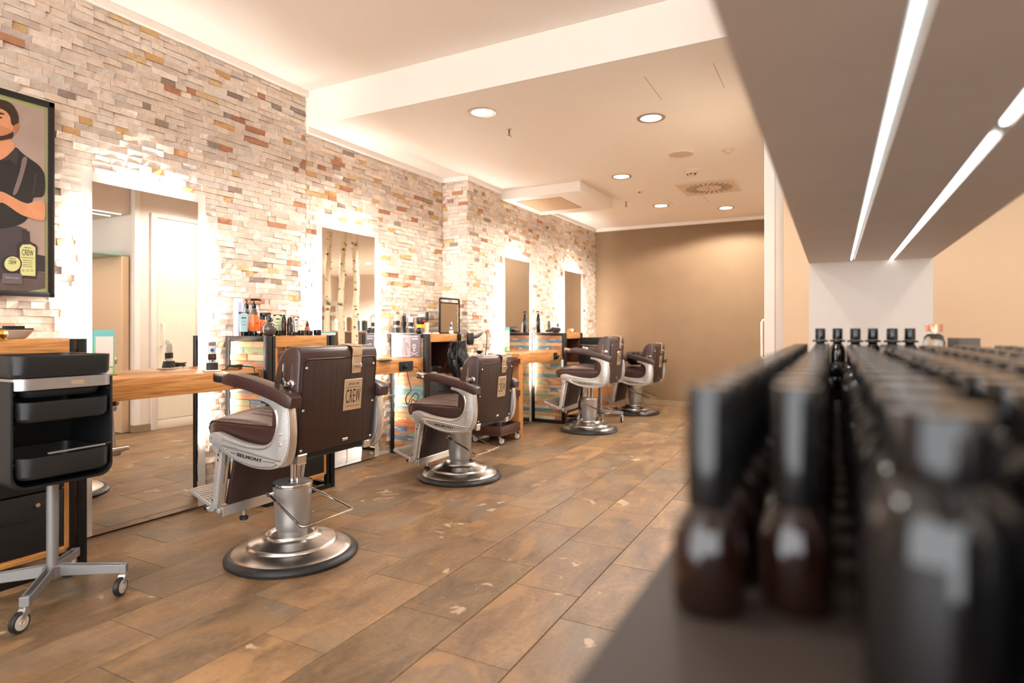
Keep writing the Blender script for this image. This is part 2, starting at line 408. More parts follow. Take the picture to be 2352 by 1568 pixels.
# walls -----------------------------------------------------------------------
wl = MB().box(-3.9, XW, -2.6, YSTEP, 0, ZU).box(-3.9, XP, YSTEP, YB+0.3, 0, ZL)
wall_left = struct(wl.build('wall_left', MORTAR, smooth=0)); wall_left['label'] = 'split-face natural stone wall with a stepped pier'
wall_back = struct(MB().box(XP, XD, YB, YB+0.2, 0, ZL).build('wall_back', TAUPE, smooth=0)); wall_back['label'] = 'matt taupe painted back wall'
wall_part = struct(MB().box(XD, 6.0, YD, 5.6, 0, ZL).build('wall_right', PEACH, smooth=0)); wall_part['label'] = 'peach partition wall with the white door'
wall_side = struct(MB().box(3.0, 3.2, -2.6, YD, 0, ZU).build('wall_side', PEACH, smooth=0))
wall_far = struct(MB().box(XD, 6.0, 13.2, 13.4, 0, ZL).box(5.8, 6.0, 5.6, 13.2, 0, ZL).box(XD-0.02, XD, YB+0.2, 13.2, 0, ZL).build('wall_far', PEACH, smooth=0))
# cornices --------------------------------------------------------------------
def cornice(name, x0, x1, y0, y1, z1, h=0.046):
    return struct(MB().box(x0, x1, y0, y1, z1-h, z1).build(name, WHITE, smooth=0, bevel=0.004))
cornice('trim_1', XW, XW+0.05, -2.6, YS, ZU)
cornice('trim_2', XW, XW+0.05, YS, YSTEP, ZL)
cornice('trim_3', XW, XP+0.045, YSTEP-0.045, YSTEP, ZL)
cornice('trim_4', XP, XP+0.045, YSTEP, YB, ZL)
cornice('trim_5', XP+0.045, XD, YB-0.04, YB, ZL)
cornice('trim_6', XD, 5.8, 13.15, 13.2, ZL, 0.07)
SKIRT = mat('tile_skirting', (150, 128, 100), 0.5, noise=0.12, nscale=8)
for nm, a in (('baseboard_back', (XP+0.02, XD, YB-0.012, YB)), ('baseboard_right', (XD-0.012, XD, YD, 5.6)), ('baseboard_partition', (XD-0.012, 3.0, YD-0.012, YD))):
    struct(MB().box(*a, 0, 0.075).build(nm, SKIRT, smooth=0, bevel=0.002))
struct(MB().box(XD-0.016, XD+0.04, YD-0.016, YD+0.04, 0.075, ZL).build('trim_7', WHITE, smooth=0, bevel=0.003))
# door on the partition ---------------------------------------------------------
DOORM = mat('door_laminate', (240, 228, 208), 0.5, noise=0.03, nscale=10, stretch=(10, 10, 0.6))
door = tag(thing('door_1', 'white flush door with chrome bow handle', None), kind='structure')
MB().rbox(XD-0.018, XD-0.002, 4.035, 4.49, 0.105, 2.31, 0.004, 1).build('door_leaf', DOORM, door)
MB().rbox(XD-0.018, XD-0.002, 4.495, 4.95, 0.105, 2.31, 0.004, 1).build('door_leaf', DOORM, door)
MB().box(XD-0.03, XD, 3.965, 4.03, 0, 2.36).box(XD-0.03, XD, 4.955, 5.02, 0, 2.36).box(XD-0.03, XD, 4.03, 4.955, 2.315, 2.36).build('door_frame', WHITE, door, bevel=0.003)
MB().box(XD-0.02, XD-0.003, 4.03, 4.955, 0.0, 0.10).build('kick_plate', DOORM, door, bevel=0.002)
MB().tube([(XD-0.015,4.08,0.91),(XD-0.05,4.08,0.915),(XD-0.058,4.08,0.93),(XD-0.058,4.08,1.14),(XD-0.05,4.08,1.155),(XD-0.015,4.08,1.16)], 0.007, 8).build('door_handle', mat('white_handle', (236, 232, 226), 0.3), door)
# tall panel with a glass edge and the lit bulkhead above it (seen in the nearest mirror)
t = thing('tall_panel', 'tall beige shop panel with a glass top edge, reflected in the nearest mirror', 'panel', (-0.245, 3.72, 0))
MB().box(0, 1.2, 0, 0.075, 0.0, 1.87).build('board', mat('beige_board', (226, 192, 156), 0.6), t, bevel=0.002)
MB().box(0, 1.2, -0.25, 0.075, 1.8705, 1.880).build('glass_edge', mat('green_glass', (110, 160, 140), 0.1), t, smooth=0)
t = thing('lit_bulkhead', 'brown boxed bulkhead with light strips below, reflected in the nearest mirror', 'bulkhead', (-0.245, 2.5, 2.32))
MB().box(0, 2.2, 0, 0.778, 0, 0.55).box(0, 2.2, 0.778, 1.305, 0.0, 0.285).build('housing', CANOPY, t, smooth=0)
for k in range(2): MB().box(0.06+0.2*k, 0.075+0.2*k, 0.05, 1.25, -0.004, 0.0).build('led_strip', LEDC, t, smooth=0)

# stone cladding ------------------------------------------------------------------
def stone_tint():
    r = random.random()
    if r < 0.64: c = random.choice([(236,216,196),(230,208,186),(240,222,204),(226,204,182),(234,210,188),(228,212,196)])
    elif r < 0.89: c = random.choice([(216,196,178),(220,200,182),(210,192,178),(222,204,186),(212,192,174)])
    elif r < 0.945: c = random.choice([(214,174,120),(210,164,108),(218,184,136)])
    elif r < 0.972: c = random.choice([(190,134,98),(198,140,100),(184,124,92)])
    else: c = random.choice([(160,136,116),(166,140,116),(154,134,122)])
    k = random.uniform(0.94, 1.05)
    return [x*k*g for x, g in zip(lin(c), (0.93, 0.97, 1.03))]
def stone_geo(a0, a1, z0, z1, mapf):
    """mapf(a, z, out): wall coordinates to world"""
    g = 0.0007; a0 += g; a1 -= g; z0 += g; z1 -= g
    n = 2 if a1-a0 < 0.08 else 3
    d0 = random.uniform(0.013, 0.022)
    tl, tr_ = random.uniform(-0.005, 0.005), random.uniform(-0.005, 0.005); tv = random.uniform(-0.0045, 0.0045)
    v = []; f = []
    for j in range(2):
        for i in range(n+1):
            t = i/n; v.append(mapf(a0+(a1-a0)*t, (z0, z1)[j], -0.004))
    base = 2*(n+1)
    for j in range(2):
        for i in range(n+1):
            t = i/n
            d = d0 + tl*(1-t) + tr_*t + tv*(1 if j else -1) + random.uniform(-0.003, 0.003)
            v.append(mapf(a0+(a1-a0)*t + (random.uniform(-.004,.004) if 0 < i < n else 0), (z0, z1)[j], max(0.004, d)))
    W_ = n+1
    for i in range(n): f.append((base+i, base+i+1, base+W_+i+1, base+W_+i))
    for i in range(n):
        f.append((i, i+1, base+i+1, base+i)); f.append((W_+i, base+W_+i, base+W_+i+1, W_+i+1))
    f.append((0, base, base+W_, W_)); f.append((n, W_+n, base+W_+n, base+n))
    return v, f
stones = []
def rows(a_lo, a_hi, z_hi, mapf, visible):
    z = 0.0; h = 0.0363
    while z < z_hi - 0.01:
        z1 = min(z+h, z_hi); a = a_lo - random.uniform(0, 0.08) if False else a_lo
        first = True
        while a < a_hi - 1e-4:
            ln = random.choice([0.05, 0.065, 0.08, 0.09, 0.105, 0.125, 0.155])
            if first: ln *= random.uniform(0.4, 1.0); first = False
            b = a + ln
            if a_hi - b < 0.035: b = a_hi
            st = stone_geo(a, b, z, z1, mapf)
            stones.append((visible((a+b)/2, (z+z1)/2, (b-a)), st, stone_tint()))
            a = b
        z = z1
def vis(X):
    def f(a, z, ln):
        d = -X*S + a*C_; lat = X*C_ + a*S
        if d < 0.3: return 0
        u = 1176 + F_PX*lat/d; v = 755 - F_PX*(z-EYE)/d
        if u < 25 or u > 1420 or v < 20 or v > 1240: return 0
        if 1.7 < a < 2.44 and z < 1.93: return 0
        if a < 1.63 and z < 2.26: return 0
        if z < 1.07 and a < 3.2: return 0
        return ln/(d*d)
    return f
rows(-0.4, YS, ZU-0.046, lambda a, z, o: (XW+o, a, z), vis(XW))
rows(YS, YSTEP-0.02, ZL-0.046, lambda a, z, o: (XW+o, a, z), vis(XW))
rows(XW+0.005, XP+0.012, ZL-0.046, lambda a, z, o: (a, YSTEP-o, z), lambda a, z, l: 0)
rows(YSTEP-0.012, YB, ZL-0.046, lambda a, z, o: (XP+o, a, z), vis(XP))
stones.sort(key=lambda q: -q[0])
def tint_attr(me, cols):
    ca = me.color_attributes.new('tint', 'FLOAT_COLOR', 'POINT')
    ca.data.foreach_set('color', [x for c in cols for x in (*c, 1.0)])
for vz, (v, f), c in stones[:300]:
    cx, cy, cz = v[0]
    me = bpy.data.meshes.new('stone'); me.from_pydata([(p[0]-cx, p[1]-cy, p[2]-cz) for p in v], [], f)
    tint_attr(me, [c]*len(v)); me.materials.append(STONE)
    o = bpy.data.objects.new('stone', me); COL.objects.link(o); o.parent = wall_left; o.location = (cx, cy, cz)
V = []; Fc = []; cc = []
for vz, (v, f), c in stones[300:]:
    o_ = len(V); V += v; Fc += [tuple(i+o_ for i in q) for q in f]; cc += [c]*len(v)
me = bpy.data.meshes.new('stones'); me.from_pydata(V, [], Fc); tint_attr(me, cc); me.materials.append(STONE)
o = bpy.data.objects.new('stones', me); COL.objects.link(o); o.parent = wall_left; o['kind'] = 'stuff'

# ================================================================== CEILING FITTINGS
def downlight(x, y, z, label, first=[None], power=SPOT_W):
    t = thing('downlight', label, 'ceiling light', (x, y, z), 0, 'recessed downlights in the ceiling')
    if first[0] is None:
        a = MB().lathe([(0.072,-0.001),(0.075,-0.006),(0.098,-0.006),(0.101,0.0)], n=36, cap=False).build('trim_ring', mat('downlight_ring', (176, 164, 150), 0.35, 0.5), t)
        b = MB().lathe([(0.0005,-0.0035),(0.072,-0.0025)], n=36, cap=False).build('lens', LAMPM, t)
        first[0] = (a.data, b.data)
    else:
        for nm, dd in zip(('trim_ring','lens'), first[0]):
            q = bpy.data.objects.new(nm, dd); COL.objects.link(q); q.parent = t
    l = bpy.data.lights.new('lamp_light', 'SPOT'); l.energy = power; l.color = WARM; l.spot_size = math.radians(160); l.spot_blend = 0.25; l.shadow_soft_size = 0.06
    q = bpy.data.objects.new('lamp_light', l); COL.objects.link(q); q.parent = t; q.location = (0, 0, -0.02)
    return t
downlight(-2.16, 3.63, ZL, 'round recessed downlight nearest the stone wall, just behind the ceiling step')
downlight(-1.15, 4.29, ZL, 'round recessed downlight in front of the flat round speaker')
downlight(-1.85, 5.80, ZL, 'round recessed downlight beside the boxed ceiling unit')
downlight(-1.86, 7.40, ZL, 'round recessed downlight left of the pair by the back wall', power=32)
downlight(-1.18, 7.91, ZL, 'round recessed downlight closest to the taupe back wall', power=90)
for i, (x, y) in enumerate(((-2.3, 0.1), (-1.0, 0.3), (1.3, 1.4), (1.4, -0.6))):  # unseen fill lamps, added to brighten the near zone and right-hand walls
    downlight(x, y, ZU, power=(28, 32, 17, 17)[i], label='round recessed downlight in the high ceiling, %s, out of the picture' % ('nearest the stone wall', 'beside the aisle', 'behind the shelf', 'right of the camera')[i])
for i, (x, y) in enumerate(((1.2, 7.0), (2.6, 10.8))):  # lamps added out of view to light the side room for the second mirror
    downlight(x, y, ZL, power=(95, 800)[i], label='round recessed downlight in the side room, %s the product counter, out of the picture' % ('before', 'behind')[i])
OFFW = mat('off_white_plastic', (226, 206, 182), 0.5)
t = thing('ceiling_speaker', 'flat round grey speaker grille set in the ceiling', 'speaker', (-1.16, 5.30, ZL))
MB().lathe([(0.093,-0.004),(0.105,-0.008),(0.108,0.0)], n=40, cap=False).build('rim', OFFW, t)
MB().lathe([(0.0005,-0.006),(0.06,-0.006),(0.093,-0.004)], n=40, cap=False).build('grille', mat('speaker_mesh', (214, 194, 172), 0.7, noise=0.08, nscale=300), t)
t = thing('smoke_detector', 'white domed smoke detector with slots beside the swirl vent', 'detector', (-1.19, 5.89, ZL))
MB().lathe([(0.0005,-0.052),(0.03,-0.05),(0.04,-0.036),(0.058,-0.03),(0.06,-0.014),(0.07,-0.012),(0.072,0)], n=28, cap=False).build('body', OFFW, t)
for k in range(6):
    a = k*PI/3; MB().box(-0.012, 0.012, -0.004, 0.004, -0.045, -0.037).build('slot', INK, t, smooth=0).matrix_local = Matrix.Rotation(a, 4, 'Z') @ Matrix.Translation((0, 0.037, 0))
t = thing('ceiling_detector', 'small flat round ceiling sensor beyond the speaker', 'detector', (-0.78, 5.35, ZL))
MB().lathe([(0.0005,-0.03),(0.022,-0.03),(0.026,-0.014),(0.05,-0.012),(0.053,0)], n=24, cap=False).build('body', OFFW, t)
t = thing('motion_sensor', 'small cream motion sensor with a dark eye', 'sensor', (-1.87, 6.48, ZL))
MB().lathe([(0.0005,-0.026),(0.028,-0.024),(0.046,-0.012),(0.05,0)], n=24, cap=False).build('body', OFFW, t)
MB().sphere((0.01,-0.02,-0.022), 0.012, 10, 6).build('lens', INK, t)
for nm, (x, y), lb in (('a', (-2.16, 4.03), 'small metal sprinkler head near the first downlight'), ('b', (-2.17, 6.98), 'small metal sprinkler head behind the boxed ceiling unit')):
    t = thing('sprinkler', lb, 'sprinkler', (x, y, ZL), 0, 'ceiling sprinkler heads')
    MB().lathe([(0.0005,-0.004),(0.02,-0.004),(0.026,0)], n=16, cap=False).build('rosette', OFFW, t)
    MB().tube([(0,0,0),(0,0,-0.03)], 0.006, 8).tube([(0,0.004,-0.03),(0,0.011,-0.042),(0,0,-0.055)], 0.0028, 6).tube([(0,-0.004,-0.03),(0,-0.011,-0.042),(0,0,-0.055)], 0.0028, 6).build('nozzle', mat('sprinkler_brass', (120, 92, 66), 0.3, 0.8), t)
    MB().lathe([(0.0005,-0.058),(0.017,-0.058),(0.017,-0.055),(0.0005,-0.055)], n=14, cap=False).build('deflector', mat('sprinkler_brass', (120, 92, 66)), t)
# swirl air vent
t = thing('swirl_vent', 'square ceiling air vent with radial slots', 'air vent', (-1.17, 6.68, ZL))
MB().rbox(-0.29, 0.29, -0.30, 0.30, -0.012, 0.0, 0.005, 1).build('plate', OFFW, t)
slotm = mat('vent_slot', (112, 94, 80), 0.6)
sl = MB().box(-0.006, 0.006, -0.055, 0.055, -0.0145, -0.0118).build('slot', slotm, t, smooth=0)
for k in range(24):
    a = 2*PI*k/24
    o = sl if k == 0 else sl.copy()
    if k: COL.objects.link(o)
    o.matrix_local = Matrix.Rotation(a, 4, 'Z') @ Matrix.Translation((0, 0.185, 0)) @ Matrix.Rotation(0.22, 4, 'Z')
    if k: o.parent = t
    bl = MB().box(-0.008, 0.008, -0.053, 0.053, -0.0165, -0.0125)
    b_ = bl.build('blade', OFFW, t, smooth=0); b_.matrix_local = o.matrix_local @ Matrix.Rotation(0.55, 4, 'Y') @ Matrix.Translation((0.004, 0, 0.0))
# boxed unit on the ceiling
t = thing('ceiling_unit', 'white boxed air unit below the ceiling with a beige intake grille', 'air unit', (-2.72, 6.27, ZL))
MB().rbox(-0.48, 0.45, -0.51, 0.51, -0.107, 0.0, 0.006, 1).build('housing', WHITE, t)
MB().rbox(-0.36, 0.16, -0.36, 0.28, -0.113, -0.105, 0.003, 1).build('intake_grille', mat('filter_grille', (196, 166, 132), 0.8, noise=0.2, nscale=60), t)

# ================================================================== ILLUMINATED MIRRORS
def mirror(yc, xp, label, xback):
    t = thing('wall_mirror', label, 'mirror', (xp, yc, 0), 0, 'backlit mirrors on the stone wall')
    hw, zt, bd, z0 = 0.35, 1.925, 0.050, 0.012
    iw = hw-bd; it = zt-bd
    MB().box(-0.03, 0.0, -iw, iw, z0, it).build('mirror_pane', MIRROR, t, smooth=0)
    fr = MB().box(-0.005, 0.0, -hw, -iw, z0, zt).box(-0.005, 0.0, iw, hw, z0, zt).box(-0.005, 0.0, -iw, iw, it, zt)
    fr.build('frosted_border', FROST, t, smooth=0)
    MB().box(xback-xp+0.03, -0.032, -iw+0.02, iw-0.02, 0.02, it-0.02).build('back_box', mat('mirror_backing', (205, 200, 194), 0.5), t, smooth=0)
    for s_ in (-1, 1):
        MB().box(-0.030, -0.014, s_*(iw+0.006), s_*(iw+0.018), 0.42, 1.74).build('led_strip', LEDM, t, smooth=0)
        MB().box(-0.028, -0.0055, s_*(hw-0.012), s_*(hw-0.002), z0, 0.36).build('edge_profile', SILVER, t, smooth=0)
    MB().box(-0.030, -0.014, -iw+0.1, iw-0.1, it+0.006, it+0.018).build('led_strip', LEDM, t, smooth=0)
    return t
mirror(2.08, -3.44, 'tall backlit wall mirror above the nearest counter, reflecting a white door', XW)
mirror(3.70, -3.44, 'tall backlit wall mirror behind the second chair, reflecting birch trunks', XW)
mirror(6.07, -3.145, 'tall backlit wall mirror on the pier, behind the third chair', XP)
mirror(7.72, -3.145, 'tall backlit wall mirror nearest the back wall', XP)

# ================================================================== COUNTERS AND CABINETS
def counter(x0, x1, y0, y1, label, gable=None):
    t = thing('wall_counter', label, 'counter', ((x0+x1)/2, (y0+y1)/2, 0), 0, 'pine counters below the mirrors')
    hx, hy = (x1-x0)/2, (y1-y0)/2
    # two boards glued side by side and a deep front apron
    MB().box(-hx, -0.002, -hy, hy, 0.81, 0.85).build('board', WOODY, t, bevel=0.002)
    MB().box(0.0, hx-0.028, -hy, hy, 0.81, 0.85).build('board', WOODY, t, bevel=0.002)
    MB().box(hx-0.03, hx, -hy, hy, 0.742, 0.8505).build('front_apron', WOODY, t, bevel=0.003)
    MB().box(-hx, -hx+0.03, -hy, hy, 0.742, 0.809).build('rear_rail', WOODY, t, bevel=0.002)
    if gable:
        s_ = -1 if gable < 0 else 1
        MB().box(-hx+0.02, hx-0.002, s_*hy, s_*(hy-0.09), 0.0, 0.741).build('gable_leg', WOODZ, t, bevel=0.004)
    return t
counter(-3.435, -3.125, 1.574, 2.590, 'pine wall counter under the nearest mirror, with the hair clipper on it')
counter(-3.435, -3.125, 3.167, 4.241, 'pine wall counter under the second mirror, with the grey barber print on it')
counter(-3.14, -2.78, 5.40, 6.472, 'pine wall counter under the third mirror, on a thick wooden leg', -1)
counter(-3.14, -2.78, 7.05, 8.45, 'pine wall counter in the far corner, behind the third and fourth chair', 1)

PLANKC = [(196,138,84),(206,158,104),(184,120,70),(214,176,128),(170,104,62),(190,150,110),(84,138,138),(78,116,146),(150,176,130),(222,206,176),(102,150,132),(198,110,60),(226,190,130)]
def plank_mat(i, c1, c2):
    m = bpy.data.materials.new('reclaimed_plank_%d' % i); m.use_nodes = True; nt = m.node_tree; p = nt.nodes['Principled BSDF']; L = nt.links.new
    geo = nt.nodes.new('ShaderNodeNewGeometry'); mp = nt.nodes.new('ShaderNodeMapping'); mp.inputs['Scale'].default_value = (7, 7, 26); mp.inputs['Location'].default_value = (i*3.1, i, i*1.7); L(geo.outputs['Position'], mp.inputs[0])
    n = nt.nodes.new('ShaderNodeTexNoise'); n.inputs['Scale'].default_value = 1.3; n.inputs['Detail'].default_value = 5; L(mp.outputs[0], n.inputs[0])
    r = nt.nodes.new('ShaderNodeValToRGB'); e = r.color_ramp.elements
    k1, k2 = lin(c1), lin(c2)
    e[0].position = 0.40; e[0].color = (*[q*0.8 for q in k1], 1); e[1].position = 0.60; e[1].color = (*k2, 1)
    q = r.color_ramp.elements.new(0.54); q.color = (*k1, 1)
    L(n.outputs['Fac'], r.inputs[0]); L(r.outputs[0], p.inputs['Base Color']); p.inputs['Roughness'].default_value = 0.55
    return m
PLM = [plank_mat(i, tuple(int(q*0.85+34) for q in c), tuple(int(q*0.85+34) for q in PLANKC[(i*5+3) % 13])) for i, c in enumerate(PLANKC)]
def plank_panel(parent, x0, x1, y, z0, z1, seed, side=-1):
    rnd = random.Random(seed); z = z0; h = (z1-z0)/round((z1-z0)/0.041)
    while z < z1-0.01:
        x = x0
        while x < x1-0.005:
            ln = rnd.uniform(0.12, 0.34); b = x+ln
            if x1-b < 0.07: b = x1
            dp = rnd.uniform(0.006, 0.013)
            m_ = PLM[min(12, int(rnd.random()**1.15*13))]
            MB().box(x+0.0008, b-0.0008, y+side*dp, y-side*0.006, z+0.0008, z+h-0.0008).build('plank', m_, parent, smooth=0, bevel=0.0012, seg=1)
            x = b
        z += h
def cabinet(y0, y1, xb, xf, label, seed, niche=True, panel=True):
    t = thing('station_cabinet', label, 'cabinet', (xf, y0, 0), 0, 'steel and pine cabinets between the mirrors')
    D = xf-xb; W_ = y1-y0; zt = 1.055; p = 0.036
    # steel frame: four posts, top and bottom rails
    for (x, y) in ((-p, 0), (-p, W_-p), (-D, 0), (-D, W_-p)):
        MB().box(x, x+p, y, y+p, 0, zt).build('post', STEEL, t, bevel=0.002)
    for z in (0.0, zt-0.03):
        for y in (0, W_-p):
            MB().box(-D+p, -p, y, y+p, z, z+0.03).build('rail', STEEL, t, bevel=0.002)
    MB().box(-p, 0, p, W_-p, 0, 0.03).build('rail', STEEL, t, bevel=0.002)
    MB().box(-D, -D+p, p, W_-p, 0, 0.03).build('rail', STEEL, t, bevel=0.002)
    # second, slimmer upright beside the front posts, with an open slit
    i = p+0.010
    MB().box(-p, -0.006, i, i+0.022, 0.03, zt).build('slim_post', STEEL, t, bevel=0.0015)
    MB().box(-p, -0.006, W_-i-0.022, W_-i, 0.03, zt).build('slim_post', STEEL, t, bevel=0.0015)
    a, b = i+0.024, W_-i-0.024
    MB().box(-D+0.004, -0.006, a, b, 0.985, zt).build('top_board', WOODY, t, bevel=0.002)
    zs = 0.69
    # wooden carcass of the niche
    MB().box(-D+0.01, -0.012, a, a+0.018, 0.10, 0.984).build('side_board', WOODZ if niche else DWOOD, t, smooth=0)
    MB().box(-D+0.01, -0.012, b-0.018, b, 0.10, 0.984).build('side_board', WOODZ if niche else DWOOD, t, smooth=0)
    MB().box(-D+0.01, -0.010, a+0.018, b-0.018, zs-0.045, zs).build('shelf_board', WOODY, t, bevel=0.0015)
    MB().box(-D+0.01, -0.010, a+0.018, b-0.018, 0.085, 0.112).build('bottom_board', WOODY, t, bevel=0.0015)
    MB().box(-D+0.012, -D+0.02, a+0.018, b-0.018, 0.112, zs-0.045 if niche else 0.984).build('back_board', DWOOD, t, smooth=0)
    # two dark drawers, each with a slim pull and a lock
    hz = (zs-0.045-0.112)/2
    for k in range(2):
        z0 = 0.112+hz*k
        dr = MB().box(-D+0.05, -0.014, a+0.022, b-0.022, z0+0.004, z0+hz-0.004).build('drawer', CABIN, t, bevel=0.002)
        MB().tube([(-0.014,(a+b)/2-0.07,z0+hz*0.62),(0.006,(a+b)/2-0.07,z0+hz*0.62),(0.006,(a+b)/2+0.07,z0+hz*0.62),(-0.014,(a+b)/2+0.07,z0+hz*0.62)], 0.004, 6).build('pull', STEEL, dr)
        MB().lathe([(0.0005,0.0),(0.009,0.0),(0.010,-0.006)], (-0.009,(a+b)/2+0.1,z0+hz*0.8), 12, 'x').build('lock', CHROME, dr)
    if panel:
        plank_panel(t, -D+p+0.004, -p-0.004, 0.014, 0.04, zt-0.034, seed)
    return t
cabinet(0.985, 1.572, -3.47, -3.08, 'steel and pine cabinet at the left edge, behind the black trolley', 1)
cabinet(2.592, 3.165, -3.47, -3.08, 'steel and pine cabinet crowded with bottles, behind the nearest chair', 2)
cabinet(4.243, 4.80, -3.47, -3.08, 'steel and pine cabinet with the black cape hanging from it', 3, niche=False)
cabinet(6.476, 7.045, -3.17, -2.74, 'steel and pine cabinet with bright plank side, beside the third chair', 5, niche=False)

# ================================================================== BARBER CHAIRS
def arc(cx, cz, r, a0, a1, n):
    return [(cx+r*math.cos(math.radians(a0+(a1-a0)*i/n)), cz+r*math.sin(math.radians(a0+(a1-a0)*i/n))) for i in range(n+1)]
PLATE_OUT = [(0.297,0.775),(0.302,0.740),(0.306,0.700),(0.308,0.660),(0.305,0.615),(0.296,0.575),(0.282,0.545),(0.262,0.521),(0.238,0.506),(0.205,0.496),(0.165,0.491),(0.12,0.489),(0.075,0.491),(0.03,0.497),(-0.02,0.508),(-0.065,0.521),(-0.105,0.536),(-0.140,0.553),(-0.165,0.566),(-0.190,0.569),(-0.208,0.577),(-0.215,0.594),(-0.210,0.611),(-0.195,0.622),(-0.172,0.626),(-0.145,0.624),(-0.11,0.616),(-0.065,0.606),(-0.02,0.598),(0.03,0.592),(0.08,0.589),(0.12,0.589),(0.155,0.594),(0.183,0.604),(0.204,0.620),(0.220,0.645),(0.229,0.675),(0.231,0.705),(0.226,0.732),(0.212,0.755),(0.19,0.771),(0.16,0.783),(0.12,0.79),(0.12,0.81),(0.29,0.785)]
def rounded_rect(w_, h, r, n=4):
    pts = []
    for cx, cy, a in ((w_/2-r, h/2-r, 0), (-w_/2+r, h/2-r, 90), (-w_/2+r, -h/2+r, 180), (w_/2-r, -h/2+r, 270)):
        for i in range(n+1):
            q = math.radians(a+90*i/n); pts.append((cx+r*math.cos(q), cy+r*math.sin(q)))
    return pts

